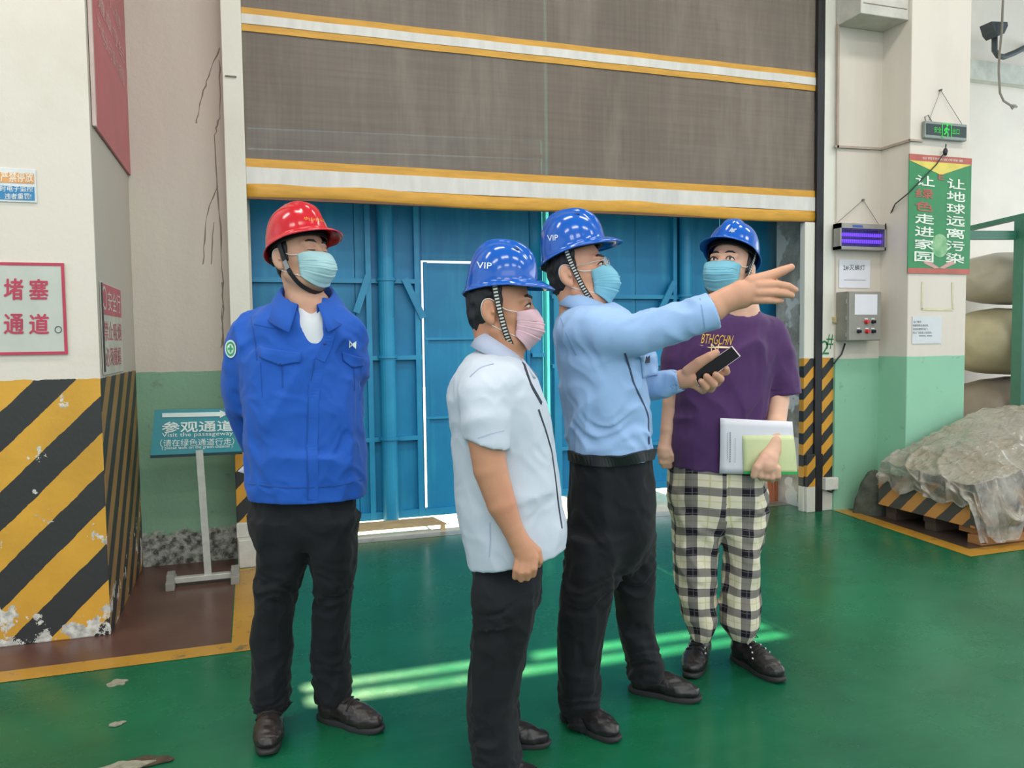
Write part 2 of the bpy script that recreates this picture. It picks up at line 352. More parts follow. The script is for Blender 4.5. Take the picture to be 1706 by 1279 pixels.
def keep(o, par):
    o.parent = par; o.matrix_parent_inverse = par.matrix_basis.inverted(); return o
def part(mb, name, m, par, smooth=False):
    """a mesh given in world coordinates, hung under an empty or a mesh"""
    o = mb.build(name, m, None, smooth); o.parent = par
    w = par.matrix_basis.copy(); q = par
    while q.parent: w = q.parent.matrix_basis @ q.matrix_parent_inverse @ w; q = q.parent
    o.matrix_parent_inverse = w.inverted(); return o

# ============================================================ BLUE STEEL GATE (outside the curtain)
t = NT('gate_blue_paint'); n1 = t.noise(1.6, 5, .62); n2 = t.noise(5, 4, .6, stretch=(3, 3, .25)); n3 = t.noise(8, 6, .75)
c = t.mix(t.ramp(n1, .3, .7), srgb('1176a8'), srgb('1c8fbe')); c = t.mix(t.math('MULTIPLY', t.ramp(n2, .5, .75), .45), c, srgb('36abc2'))
c = t.mix(t.math('MULTIPLY', t.ramp(n3, .70, .76), .8), c, srgb('5a4436')); t.base(c, .45); t.bump(n3, .1, .004); GB = t.m
t = NT('gate_blue_frame'); n3 = t.noise(7, 6, .75); c = t.mix(t.ramp(t.noise(3, 4), .3, .7), srgb('1f86b4'), srgb('2f9cc6'))
c = t.mix(t.math('MULTIPLY', t.ramp(n3, .66, .72), .8), c, srgb('54463a')); t.base(c, .42); GF = t.m
GC = paint('gate_edge_sunlit', '4fd0cc', .4, var=.06)  # lighter than the gate blue: sunlight on the tube edge put into the colour
ZG0, ZG1 = .085, 2.44
def gate_leaf(name, x0, x1, wicket, rails, posts, diags, label, seams, zb=ZG0):
    r = empty(name, ((x0+x1)/2, YG, zb)); tag(r, label, 'gate', None)
    bpy.context.view_layer.update()
    xs = [x0]+seams+[x1]; zr = [zb]+rails+[ZG1]
    for i in range(len(xs)-1):                    # sheet panels between the seams and the rails
        for j in range(len(zr)-1):
            a, bb, c0, c1 = xs[i], xs[i+1], zr[j], zr[j+1]
            if wicket and a < wicket[1]-.01 and bb > wicket[0]+.01:
                if c0 >= wicket[3]-.01: pass
                elif c1 > wicket[3]: c0 = wicket[3]+.012
                else: continue
            if wicket and a < wicket[1] < bb and c0 < wicket[3]-.01: a = wicket[1]+.002
            mb = MB(); mb.box((a+.002, YG+.012, c0+.002), (bb-.002, YG+.018, c1-.002)); part(mb, 'sheet_panel', GB, r)
            xe = .012 if not (wicket and abs(bb-wicket[0]) < .001) else -.002; ze = .01 if not (wicket and c0 > wicket[3] and abs(a-wicket[0]) < .05) else -.002
            mb = MB(); mb.box((a-(.012 if a != x0 else 0), YG+.019, c0-ze), (bb+(xe if bb != x1 else 0), YG+.023, c1+.01)); part(mb, 'seam_strip', GB, r)
    for zz in rails:
        segs = [(x0, x1)] if not wicket or zz > wicket[3] else [(x0, wicket[0]-.012), (wicket[1], x1)]
        for a, bb in segs:
            if bb-a < .05: continue
            mb = MB(); mb.box((a, YG-.032, zz-.004), (bb, YG+.012, zz+.004)); mb.box((a, YG-.034, zz-.026), (bb, YG-.029, zz+.004)); part(mb, 'rail', GF, r)
    for px, w in posts:
        mb = MB()
        if w > .06: mb.tube([(px, YG-.05, zb-.02), (px, YG-.05, ZG1)], w/2, 20)
        else: mb.box((px-w/2, YG-.035, zb), (px+w/2, YG+.012, ZG1))
        part(mb, 'post', GF, r, False)
        if w > .06:
            for p in r.children[-1].data.polygons: p.use_smooth = len(p.vertices) == 4
            for zz in rails:
                mb = MB(); mb.tube([(px, YG-.05, zz-.012), (px, YG-.05, zz+.008)], w/2+.012, 20); part(mb, 'collar', GF, r)
    for a, bb in diags:
        mb = MB(); mb.bar((a[0], YG-.04, a[1]), (bb[0], YG-.04, bb[1]), .045, .02, (0, 1, 0)); part(mb, 'brace', GF, r)
    mb = MB(); mb.box((x0, YG-.03, zb-.004), (x1, YG+.012, zb+.05)); part(mb, 'bottom_rail', GB, r)
    mb = MB(); mb.box((x0, YG-.03, ZG1-.05), (x1, YG+.012, ZG1)); part(mb, 'top_rail', GF, r)
    return r
WK = (1.136, 1.93, ZG0, 1.845)
def GX(px, py): return onY(px, py, YG)[0]
def GZ(px, py): return onY(px, py, YG)[2]
RL = [GZ(601, 730), GZ(601, 594), GZ(560, 465)]
gl = gate_leaf('steel_gate', -.35, 2.03, WK, RL, [(GX(642, 500), .108), (GX(611, 400), .035), (GX(692, 400), .035)],
          [((GX(612, 460), GZ(612, 460)), (GX(592, 521), GZ(592, 521))), ((GX(672, 465), GZ(672, 465)), (GX(703, 530), GZ(703, 530)))],
          'left leaf of blue steel gate, holding the small door with a bright gap', [GX(490, 400), GX(590, 400), WK[0], WK[1]])
# the wicket door inside the left leaf
wz = [WK[2]+.01, GZ(760, 693), GZ(760, 563), WK[3]]
mb = MB(); mb.box((WK[0]+.015, YG+.012, wz[0]), (WK[1]-.002, YG+.016, wz[3]-.004)); wd_ = part(mb, 'wicket_door', GB, gl)
for j in range(3):
    mb = MB(); mb.box((WK[0]+.012, YG+.006, wz[j]+.004), (WK[1]-.004, YG+.012, wz[j+1]-.006)); part(mb, 'sheet_panel', GB, wd_)
    if j: mb = MB(); mb.box((WK[0]+.012, YG-.014, wz[j]-.012), (WK[1]-.004, YG+.012, wz[j]+.004)); part(mb, 'rail', GF, wd_)
mb = MB(); mb.box((WK[0]-.006, YG+.024, WK[2]), (WK[0]-.001, YG+.28, WK[3]+.02)); mb.box((WK[0]-.006, YG+.019, WK[3]+.013), (WK[1], YG+.036, WK[3]+.018)); part(mb, 'added_sun_fin', GF, gl)  # added fin and lip behind the gaps to keep direct sun out
for xx in (WK[0]+.024, WK[1]-.02):
    mb = MB(); mb.box((xx-.012, YG-.01, wz[0]), (xx+.012, YG+.012, wz[3])); part(mb, 'stile', GB, wd_)
mb = MB(); mb.tube([(1.84, YG-.03, .95), (1.84, YG-.06, .95), (1.84, YG-.06, 1.07), (1.84, YG-.03, 1.07)], .008, 8); part(mb, 'handle', GF, wd_)
gr = gate_leaf('steel_gate', 2.086, 4.25, None, [GZ(1000, 740), GZ(1010, 605), GZ(1000, 492)], [(2.086+.04, .055), (GX(1137, 420), .10), (GX(1121, 400), .03), (GX(1149, 400), .02)],
          [((GX(1119, 470), GZ(1119, 470)), (GX(1094, 520), GZ(1094, 520)))],
          'right leaf of blue steel gate, behind the purple shirt', [GX(985, 600), GX(1060, 600), GX(1200, 600)], .15)
mb = MB(); mb.tube([(2.042, YG+.0, .1), (2.042, YG+.0, 4.3)], .013, 12); o = mb.build('meeting_tube', GC, None, True)
o.parent = gl; o.matrix_parent_inverse = gl.matrix_basis.inverted()
# fixed blue sheeting above the gate, with the slot the sun comes through
def slat(x0, x1, *a):
    if x0 < 2.0 < x1:
        q = (2.03-x0)/(x1-x0); w = (2.086-x0)/(x1-x0); m_ = [a[2*i]*(1-t_)+a[2*i+1]*t_ for t_ in (q, w) for i in (0, 1)]
        slat1(x0, 2.03, a[0], m_[0], a[2], m_[1], *a[4:]); slat1(2.086, x1, m_[2], a[1], m_[3], a[3], a[4], a[5])
    else: slat1(x0, x1, *a)
def slat1(x0, x1, za0, za1, zb0, zb1, name, m):
    b = MB(); b.hexa([(x0, YG-.01, za0), (x1, YG-.01, za1), (x1, YG+.025, za1), (x0, YG+.025, za0), (x0, YG-.01, zb0), (x1, YG-.01, zb1), (x1, YG+.025, zb1), (x0, YG+.025, zb0)])
    o = b.build(name, m); return tag(o, kind=ST)
slat(-.4, 4.4, 2.42, 2.42, 2.43, 2.555, 'trim_4', GB)
slat(-.4, 4.4, 2.535, 2.66, 2.565, 2.69, 'trim_5', GF)
slat(-.4, 4.4, 2.665, 2.79, 4.6, 4.6, 'trim_6', GB)
slat(2.086, 4.4, 2.42, 2.42, 4.6, 4.6, 'trim_7', GB)
b = MB(); b.box((2.022, YG+.026, .1), (2.0285, YG+.97, 4.5)); b.box((-1.0, YG+.60, 2.30), (2.02, YG+.63, 2.97)); o = b.build('added_light_block', paint('light_block_dark', '2c3f4c', .6)); tag(o, kind=ST)  # added: fin stops sun at the leaf gap, panel hides the bright slot
b = MB(); b.box((2.38, 6.9, -.004), (3.2, 6.95, 6.2)); o = b.build('added_gap_backdrop', paint('gap_backdrop_turquoise', '7ff0e8', .5, var=.04)); tag(o, kind=ST)  # added turquoise backdrop so the leaf gap shows as a bright cyan line
b = MB(); b.box((-1.2, YG-.1, 0), (-.36, YG+.1, 4.6)); o = b.build('wall_gate_left', paint('outer_wall', 'b9b2a6', .8)); tag(o, kind=ST)
b = MB(); b.box((4.26, YG-.1, 0), (5.2, YG+.1, 4.6)); o = b.build('wall_gate_right', paint('outer_wall', 'b9b2a6', .8)); tag(o, kind=ST)
# loose beige plank pushed under the left leaf
b = MB(); p0 = onY(560, 880, 5.27); p1 = onY(747, 868, 5.27)
b.hexa([(.0, 5.245, .036), (1.26, 5.245, .036), (1.26, 5.27, .036), (.0, 5.27, .036), (.0, 5.245, .092), (1.16, 5.245, .092), (1.16, 5.27, .092), (.0, 5.27, .092)])
o = b.build('wooden_plank', paint('plank_beige', 'b9a27c', .75, var=.18, scale=6, stretch=(1, 1, 8), bump=.2)); tag(o, 'beige wooden plank lying under the left gate leaf', 'plank')
for xx in (.03, 1.21): b = MB(); b.box((xx, 5.246, -.004), (xx+.03, 5.272, .0365)); b.build('spacer_block', paint('plank_beige', 'b9a27c', .75), o)
# rusty brown boards standing at the right reveal
rb = paint('rust_board', '9a5a3e', .8, var=.2, scale=12, stretch=(4, 4, .6))
for k, (xa, za, w) in enumerate(((3.86, .78, .05), (3.925, .82, .045))):
    b = MB(); b.bar((xa, 5.20+.02*k, .0), (xa-.015, 5.23+.02*k, za), w, .02, (0, 1, 0)); o = b.build('rusty_board', rb)
    tag(o, ('narrow rusty brown board leaning at the bare plaster, nearer the gate', 'narrow rusty brown board leaning at the bare plaster, nearer the black slot')[k], 'board', 'rusty boards at the reveal')
b = MB(); p = onY(1331, 516, 5.0); b.box((p[0]-.034, YJ+.1, p[2]-.045), (p[0]+.036, YJ+.17, p[2]+.045), .006); b.box((p[0]-.02, YJ+.09, p[2]-.02), (p[0]+.02, YJ+.1, p[2]+.03), .003)
o = b.build('junction_box', paint('rust_box', '4b3226', .7, var=.35, scale=40)); o.location.x = -.0; tag(o, 'small rusty junction box on the bare plaster beside the guide', 'box')
b = MB(); b.tube([onY(1333, 534, YJ+.12), onY(1336, 580, YJ+.12), onY(1342, 640, YJ+.13), onY(1341, 700, YJ+.13)], .0025, 6); o = b.build('thin_cable', paint('cable_black', '25272a', .5)); tag(o, 'thin cable hanging from the small rusty box', 'cable')

# ============================================================ LEFT SIGNS
def plaque(name, label, cat, quadY, px0, py0, px1, py1, th, edge, face, border=0.0):
    """flat plate on the plane y = quadY, from pixel top left to bottom right"""
    a, c = onY(px0, py0, quadY), onY(px1, py1, quadY); x0, x1, z0, z1 = a[0], c[0], c[2], a[2]
    r = empty(name, ((x0+x1)/2, quadY, (z0+z1)/2)); tag(r, label, cat); bpy.context.view_layer.update()
    mb = MB(); mb.box((x0, quadY-th, z0), (x1, quadY, z1), min(.003, th*.3)); part(mb, 'board', face, r)
    if border:
        mb = MB(); q = quadY-th-.0015
        for lo, hi in (((x0, z0), (x1, z0+border)), ((x0, z1-border), (x1, z1)), ((x0, z0+border), (x0+border, z1-border)), ((x1-border, z0+border), (x1, z1-border))):
            mb.box((lo[0], q, lo[1]), (hi[0], q+.001, hi[1]))
        part(mb, 'border', edge, r)
    return r, x0, x1, z0, z1
def words(par, m, Y, items, name='lettering', bold=.012):
    """items: (text, px left, py top, px right, py bottom) on the plane y = Y"""
    for tx, l, tp, rr, bt in items:
        mb = MB(); O = onY(l, bt, Y); letters(mb, tx, O, onY(rr, bt, Y)-O, onY(l, tp, Y)-O, bold)
        o = part(mb, name, m, par)
    return o
red = paint('sign_red', 'b5384f', .5); redp = paint('sign_red_faded', 'b4535f', .5); gry = paint('sign_grey', 'bdbfb5', .45, var=.05)
r, *_ = plaque('passage_sign', 'grey wall sign with red border and big red characters on the left pillar', 'sign', YP-.002, -160, 434, 114, 590, .006, red, gry, .013)
words(r, red, YP-.010, [('堵', 7, 464, 38, 499), ('塞', 49, 465, 80, 498), ('通', 7, 523, 39, 556), ('道', 49, 523, 81, 556)], bold=.02)
words(r, paint('ink_dark', '3c3c3c', .6), YP-.010, [('○', 91, 543, 103, 555)], 'ring_mark', .0)
blu = paint('notice_blue', '2f7fb0', .5)
r, *_ = plaque('notice_sign', 'small blue and orange notice high on the left pillar', 'sign', YP-.002, -70, 276, 62, 338, .004, blu, paint('notice_white', 'd5d8d8', .5))
mb = MB(); a, c = onY(-68, 283, YP-.0075), onY(57, 306, YP-.0075); mb.box((a[0], YP-.0078, c[2]), (c[0], YP-.0065, a[2])); part(mb, 'orange_panel', paint('notice_orange', 'd79a5e', .5), r)
mb = MB(); a, c = onY(-68, 306, YP-.0075), onY(58, 334, YP-.0075); mb.box((a[0], YP-.0078, c[2]), (c[0], YP-.0065, a[2])); part(mb, 'blue_panel', blu, r)
words(r, paint('notice_white', 'd5d8d8', .5), YP-.0085, [('时电子监控', 0, 309, 55, 319), ('，违者重罚!', -2, 322, 52, 332)])
words(r, paint('notice_cream', 'ead9c4', .5), YP-.0085, [('严禁停放', 1, 286, 55, 303)])

def sideplate(name, label, cat, X, y0, y1, z0, z1, th, m):
    r = empty(name, (X, (y0+y1)/2, (z0+z1)/2)); tag(r, label, cat); bpy.context.view_layer.update()
    mb = MB(); mb.box((X, y0, z0), (X+th, y1, z1), .002); part(mb, 'board', m, r); return r
def sidewords(par, m, X, items, name='lettering', bold=.01):
    for tx, y0, z0, y1, z1 in items:
        mb = MB(); letters(mb, tx, (X, y0, z0), (0, y1-y0, 0), (0, 0, z1-z0), bold); o = part(mb, name, m, par)
    return o
r = sideplate('red_banner', 'large faded red banner board high on the left pillar side', 'banner', XL+.002, 3.93, 5.02, 2.264, 3.55, .012, paint('banner_red', 'ad4a56', .35, var=.12, scale=3))
wp = paint('banner_text', 'd3a9a6', .5)
sidewords(r, wp, XL+.0155, [('安全生产人人有责', 4.10, 2.98, 4.80, 3.06), ('遵章守纪', 4.10, 2.85, 4.90, 2.93), ('严格执行操作规程', 4.06, 2.72, 4.88, 2.80)], bold=.0)
mb = MB(); mb.box((XL+.003, 3.905, 2.262), (XL+.018, 3.93, 3.55)); part(mb, 'edge_strip', paint('banner_edge', 'cbb5ae', .5), r)
r = sideplate('pillar_notice', 'tall narrow notice with red characters low on the left pillar side', 'sign', XL+.002, 3.92, 4.50, 1.165, 1.585, .004, paint('notice_pale', 'b6b4a9', .5))
mb = MB(); mb.box((XL+.0062, 3.935, 1.44), (XL+.0072, 4.49, 1.580)); part(mb, 'red_panel', redp, r)
sidewords(r, paint('notice_pale2', 'c3bdb2', .5), XL+.008, [('○', 3.95, 1.46, 4.06, 1.57), ('安全行', 4.09, 1.46, 4.46, 1.555)], bold=.0)
sidewords(r, redp, XL+.0072, [('禁止吸烟', 3.96, 1.32, 4.46, 1.41), ('必须戴帽', 3.98, 1.20, 4.42, 1.29)], 'red_lettering', .0)
mb = MB(); mb.tube([(XL+.01, 3.93, 1.18), (XL+.01, 3.93, 1.58)], .004, 6); part(mb, 'edge_strip', paint('ink_dark', '3c3c3c', .6), r)

# --- passage sign on its T shaped stand
teal = paint('sign_teal', '12808a', .35, var=.06)
sb = onZ(341, 973); SY = float(sb[1])
r = empty('floor_sign', (sb[0], SY, 0)); tag(r, 'teal passageway sign with arrow on a white metal stand by the niche', 'sign'); bpy.context.view_layer.update()
def SP(px, py, dy=0.0): return onY(px, py, SY+dy)
tl, tr, bl, br = SP(256, 684), SP(413, 681), SP(250, 760), SP(404, 753)
tilt = lambda p: (p[0], p[1]+.10*(p[2]-.56), p[2])
q = [bl, br, tr, tl]; fr = [tilt(p) for p in q]; bk = [(p[0], p[1]+.018, p[2]) for p in fr]
mb = MB(); mb.add(fr+bk, [(0, 1, 2, 3), (7, 6, 5, 4), (0, 4, 5, 1), (1, 5, 6, 2), (2, 6, 7, 3), (3, 7, 4, 0)]); part(mb, 'board', teal, r)
mb = MB(); mb.bar(Vector(fr[0])+Vector((0, -.004, -.004)), Vector(fr[1])+Vector((0, -.004, -.004)), .014, .014); part(mb, 'lower_edge', paint('sign_edge_dark', '17333a', .5), r)
wl = paint('sign_white', 'cfdcd8', .5)
def swords(items, name, m, bold=.01):
    for tx, l, tp, rr, bt in items:
        mb = MB(); O, U, V = np.array(tilt(SP(l, bt, -.004))), np.array(tilt(SP(rr, bt-(rr-l)*.03, -.004))), np.array(tilt(SP(l, tp, -.004))); letters(mb, tx, O, U-O, V-O, bold); o = part(mb, name, m, r)
    return o
swords([('参观通道', 269, 704, 389, 722)], 'lettering', wl, .02)
swords([('Visit the passageway', 269, 722, 388, 731), ('（请在绿色通道行走）', 266, 733, 390, 745), ('( please walk on the green channel )', 269, 744, 387, 751)], 'small_lettering', wl, .0)
mb = MB(); A = [tilt(SP(x, y, -.005)) for x, y in ((269, 689), (366, 687), (366, 684), (380, 690), (366, 697), (366, 694), (269, 696))]; mb.add(A, [tuple(range(7))[::-1]]); part(mb, 'arrow', wl, r)
mtl = paint('stand_white_metal', 'b9b9b0', .38, .25, var=.1, scale=20)
mb = MB(); px, pz = SP(332, 757), 0; mb.bar((SP(332, 750)[0], SY+.012, SP(332, 750)[2]), (SP(347, 968)[0], SY+.012, .05), .036, .02, (0, 1, 0)); part(mb, 'post', mtl, r)
mb = MB(); mb.box((SP(288, 976)[0], SY-.012, .022), (SP(390, 968)[0], SY+.03, .052), .003); part(mb, 'crossbar', mtl, r)
for xx in (SP(285, 978)[0], SP(392, 966)[0]):
    mb = MB(); mb.box((xx-.022, SY-.07, 0), (xx+.022, SY+.10, .045), .004); mb.box((xx-.02, SY-.03, .04), (xx+.02, SY+.06, .075), .003); part(mb, 'foot', paint('foot_grey', '8d8a82', .7, bump=.3), r)

# ============================================================ RIGHT WALL EQUIPMENT
YW = YJ-.022
def RX(px, py, Y=None): return onY(px, py, Y or YW)
# exit sign on the right pillar
YPF = YPR-.002
a, c = onY(1535, 203, YPF), onY(1604, 237, YPF)
r = empty('exit_sign', ((a[0]+c[0])/2, YPF, (a[2]+c[2])/2)); tag(r, 'green lit emergency exit box hanging on the right pillar', 'exit sign'); bpy.context.view_layer.update()
mb = MB(); mb.box((a[0], YPF-.035, c[2]), (c[0], YPF-.006, a[2]), .004); part(mb, 'housing', paint('exit_grey', '8d9590', .4, .3), r)
E1 = YPF-.037; mb = MB(); mb.box((a[0]+.008, E1, c[2]+.022), (c[0]-.008, E1+.003, a[2]-.018), .001); part(mb, 'panel', paint('exit_panel', '2f3b38', .25), r)
eg = emit('exit_green', '35e05a', 1.1); E2 = E1-.002
ew = c[0]-a[0]; ez = (a[2]+c[2])/2+.002; ex = (a[0]+c[0])/2
mb = MB(); letters(mb, '安全', (a[0]+ew*.20, E2, ez-.022), (ew*.17, 0, 0), (0, 0, .042)); letters(mb, '出口', (a[0]+ew*.64, E2, ez-.022), (ew*.16, 0, 0), (0, 0, .042))
def bar2(x0, z0, x1, z1, w): mb.bar((x0, E2, z0), (x1, E2, z1), w, .001, (0, 1, 0))
u = ew*.012
for q in ((-9, -4.2, -9, 4.2), (-9, 4.2, 9, 4.2), (9, 4.2, 9, -4.2), (-9, -4.2, -5, -4.2)): bar2(ex+q[0]*u, ez+q[1]*.011, ex+q[2]*u, ez+q[3]*.011, .006)
for q in ((0, 2.2, -1, -.3), (-1, -.3, 2.5, -1.8), (2.5, -1.8, 2, -4), (-1, -.3, -3, -2.2), (-3, -2.2, -6, -2.4), (0, 1.7, -3.5, .9), (-3.5, .9, -4.5, -.5), (0, 1.7, 3, .4), (3, .4, 5, 1.0)): bar2(ex+q[0]*u, ez+q[1]*.011, ex+q[2]*u, ez+q[3]*.011, .010)
mb.prism([(0, 0)], 0, 0) if False else None
mb.bar((ex+.2*u, E2, ez+.029), (ex+1.6*u, E2, ez+.042), .014, .001, (0, 1, 0)); part(mb, 'running_man', eg, r)
wire = paint('wire_grey', '6d6a66', .5); cbl = paint('cable_black', '25272a', .5)
n0 = onY(1567, 150, YPF-.01); mb = MB(); mb.tube([(a[0]+.045, YPF-.02, a[2]), n0, (c[0]-.03, YPF-.02, a[2])], .0022, 6); mb.tube([n0+np.array((0, .012, 0)), n0-np.array((0, .012, 0))], .007, 8); part(mb, 'hanging_wire', wire, r)
mb = MB(); mb.tube([(a[0]+.02, YPF-.02, a[2]-.005), (a[0]+.01, YPF-.02, a[2]+.03), (a[0]+.04, YPF-.02, a[2]+.045), (a[0]+.075, YPF-.02, a[2])], .004, 6); part(mb, 'cable_loop', wire, r)
# surface conduit across the niche
mb = MB(); P = [onY(1390, 244, YW-.008), onY(1467, 248, YW-.008)]
mb.bar(P[0], P[1], .018, .016); q1 = (XN-.008, YW, P[1][2]); q2 = (XN-.008, YPF-.006, P[1][2]+.0); mb.bar(q1, q2, .016, .018); q3 = onY(1537, 233, YPF-.008); mb.bar((XN-.016, YPF-.008, q2[2]), (q3[0], YPF-.008, q2[2]), .018, .014)
mb.bar(onY(1396, 40, YW-.008), onY(1395, 246, YW-.008), .018, .016)
o = mb.build('conduit', paint('conduit_beige', 'a8978a', .6), bpy.data.objects['wall_right'])
# motor housing at the top
mb = MB(); a, c = onY(1395, 18, YW-.2), onY(1482, 20, YW-.2); lo = (4.08, YJ-.26, 3.53); hi = (4.50, YW, 4.0); mb.box(lo, hi, .006)
o = mb.build('motor_housing', paint('housing_grey', 'c0bbb2', .5)); tag(o, 'pale grey motor housing at the top of the right niche', 'housing')
r = o
for k in range(2): mb = MB(); mb.box((lo[0]+.02, lo[1]-.003, 3.6+.2*k), (hi[0]-.02, lo[1], 3.605+.2*k)); mb.build('seam', crk, r)
# green banner
a, c = onY(1514, 257, YPF), onY(1614, 457, YPF); x0, x1, z1, z0 = a[0], c[0], a[2]+.004, c[2]
r = empty('green_banner', ((x0+x1)/2, YPF, (z0+z1)/2)); tag(r, 'long green banner with two columns of white characters on the right pillar', 'banner'); bpy.context.view_layer.update()
mb = MB(); mb.box((x0, YPF-.006, z0), (x1, YPF, z1)); part(mb, 'sheet', paint('banner_green', '2f8350', .45, var=.08), r)
w, h = x1-x0, z1-z0; Q = YPF-.0075
def BR(m, name, pts):
    mb = MB(); mb.add([(x0+w*u, Q, z0+h*v) for u, v in pts], [tuple(range(len(pts)))]); return part(mb, name, m, r)
bred = paint('banner_edge_red', 'b55e52', .5); byel = paint('banner_yellow', 'd9c65c', .5); bwht = paint('banner_white', 'dfe4d8', .5)
BR(bred, 'top_band', [(0, .945), (1, .945), (1, 1), (0, 1)]); BR(bred, 'bottom_band', [(0, 0), (1, 0), (1, .045), (0, .045)])
Q -= .0004; BR(byel, 'yellow_wedge', [(.0, .945), (.5, .84), (1, .945)])
t = NT('banner_glow'); gl_ = t.mix(t.ramp(t.noise(12, 3), .3, .7), srgb('5aa06a'), srgb('9cc094')); t.base(gl_, .5)
BR(t.m, 'light_patch', [(.5+.14*math.cos(k*.3927), .24+.10*math.sin(k*.3927)) for k in range(16)])
BR(paint('banner_pink', 'c79a90', .5), 'left_ribbon', [(.24, .09), (.30, .12), (.5, .05), (.42, .045)]); BR(paint('banner_pink', 'c79a90', .5), 'right_ribbon', [(.76, .09), (.70, .12), (.5, .05), (.58, .045)])
Q -= .0008
mb = MB()
for k, ch in enumerate('让地球远离污染'):
    letters(mb, ch, (x0+w*.60, Q, z0+h*(.735-.106*k)), (w*.30, 0, -.006), (0, 0, h*.082), .02)
for k, ch in enumerate('让绿色走进家园'):
    if ch in '绿色': continue
    letters(mb, ch, (x0+w*.10, Q, z0+h*(.745-.107*k)), (w*.30, 0, -.006), (0, 0, h*.082), .02)
part(mb, 'lettering', bwht, r)
mb = MB(); letters(mb, '绿', (x0+w*.10, Q, z0+h*.638), (w*.28, 0, -.006), (0, 0, h*.078), .02); letters(mb, '色', (x0+w*.10, Q, z0+h*.531), (w*.28, 0, -.006), (0, 0, h*.078), .02); letters(mb, 'E', (x0+w*.46, Q, z0+h*.80), (w*.09, 0, 0), (0, 0, h*.045), .02)
part(mb, 'red_lettering', paint('banner_letter_red', 'b0584a', .5), r)
mb = MB(); letters(mb, '公司环保宣传标语', (x0+w*.2, Q, z0+h*.962), (w*.65, 0, 0), (0, 0, h*.02)); part(mb, 'small_lettering', bwht, r)
# cable from exit sign plug to fly lamp
p0 = onY(1575, 240, YPF-.03); mb = MB(); pts = [onY(1576, 240, YPF-.03), onY(1575, 252, YPF-.03), onY(1560, 274, YPF-.012), onY(1530, 305, YPF-.012), onY(1513, 322, YPF-.012), (XN-.03, YPR+.1, onY(1500, 335, YPF)[2]), onY(1480, 364, YW-.05), onY(1475, 375, YW-.05)]
mb.tube(pts, .0045, 8); mb.tube([pts[1]+np.array((0, 0, .02)), pts[1], pts[1]-np.array((0, 0, .03))], [.01, .018, .01], 10)
o = mb.build('power_cable', cbl, None, True); tag(o, 'black power cable with plug looping down across the green banner', 'cable')
# fly killing lamp
FY = YW-.075; a, c = onY(1400, 371, FY), onY(1476, 417, FY)
r = empty('insect_lamp', ((a[0]+c[0])/2, YW, c[2])); tag(r, 'grey insect trap lamp with two glowing violet tubes', 'lamp'); bpy.context.view_layer.update()
x0, x1, z0, z1 = a[0], c[0], c[2], a[2]
mg = paint('trap_grey', '9b9791', .45, .3)
mb = MB(); mb.box((x0, YW-.006, z0), (x1, YW, z1)); mb.box((x0, FY, z0), (x0+.012, YW, z1)); mb.box((x1-.012, FY, z0), (x1, YW, z1)); mb.box((x0, FY, z0), (x1, YW, z0+.022)); mb.box((x0, FY, z1-.035), (x1, YW, z1)); part(mb, 'housing', mg, r)
mb = MB(); mb.box((x0+.012, YW-.012, z0+.022), (x1-.012, YW-.008, z1-.035)); part(mb, 'back_plate', paint('trap_back', '4a3f78', .4), r)
for k in range(2):
    zz = z0+.022+(z1-z0-.057)*(.32+.36*k); mb = MB(); mb.tube([(x0+.02, YW-.04, zz), (x1-.02, YW-.04, zz)], .013, 12); part(mb, 'tube', emit('uv_glow%d' % k, '6a3cff', 2.2), r, True)
mb = MB()
for k in range(22): xx = x0+.018+(x1-x0-.036)*k/21; mb.box((xx-.0012, FY+.004, z0+.022), (xx+.0012, FY+.007, z1-.035))
for k in range(5): zz = z0+.03+(z1-z0-.075)*k/4; mb.box((x0+.012, FY+.003, zz-.001), (x1-.012, FY+.006, zz+.001))
part(mb, 'grille', paint('trap_grille', '5d5a66', .4, .5), r)
mb = MB(); mb.box((x0+.11, FY-.002, z1-.028), (x0+.20, FY, z1-.012)); part(mb, 'badge', paint('badge_blue', '3b56a8', .4), r)
n0 = onY(1438, 333, YW-.008); mb = MB(); mb.tube([(x0+.01, YW-.02, z1), n0, (x1-.01, YW-.02, z1)], .0022, 6); mb.box(n0-np.array((.008, .008, .006)), n0+np.array((.008, .006, .006))); part(mb, 'hanging_wire', wire, r)
# paper under the lamp
pw = paint('paper_white', 'd8d6dd', .7, var=.03); ink = paint('ink_dark', '3c3c3c', .6)
r, *_ = plaque('lamp_notice', 'white paper label under the insect trap lamp', 'paper', YW-.001, 1398, 432, 1449, 480, .002, ink, pw)
words(r, ink, YW-.0038, [('2#', 1405, 442, 1414, 450), ('灭蝇灯', 1415, 441, 1441, 450)], bold=.005)
mb = MB(); a, c = onY(1406, 466, YW-.0038), onY(1442, 467, YW-.0038); mb.box((a[0], YW-.0042, c[2]), (c[0], YW-.0036, a[2]+.001)); part(mb, 'ruled_line', wire, r)
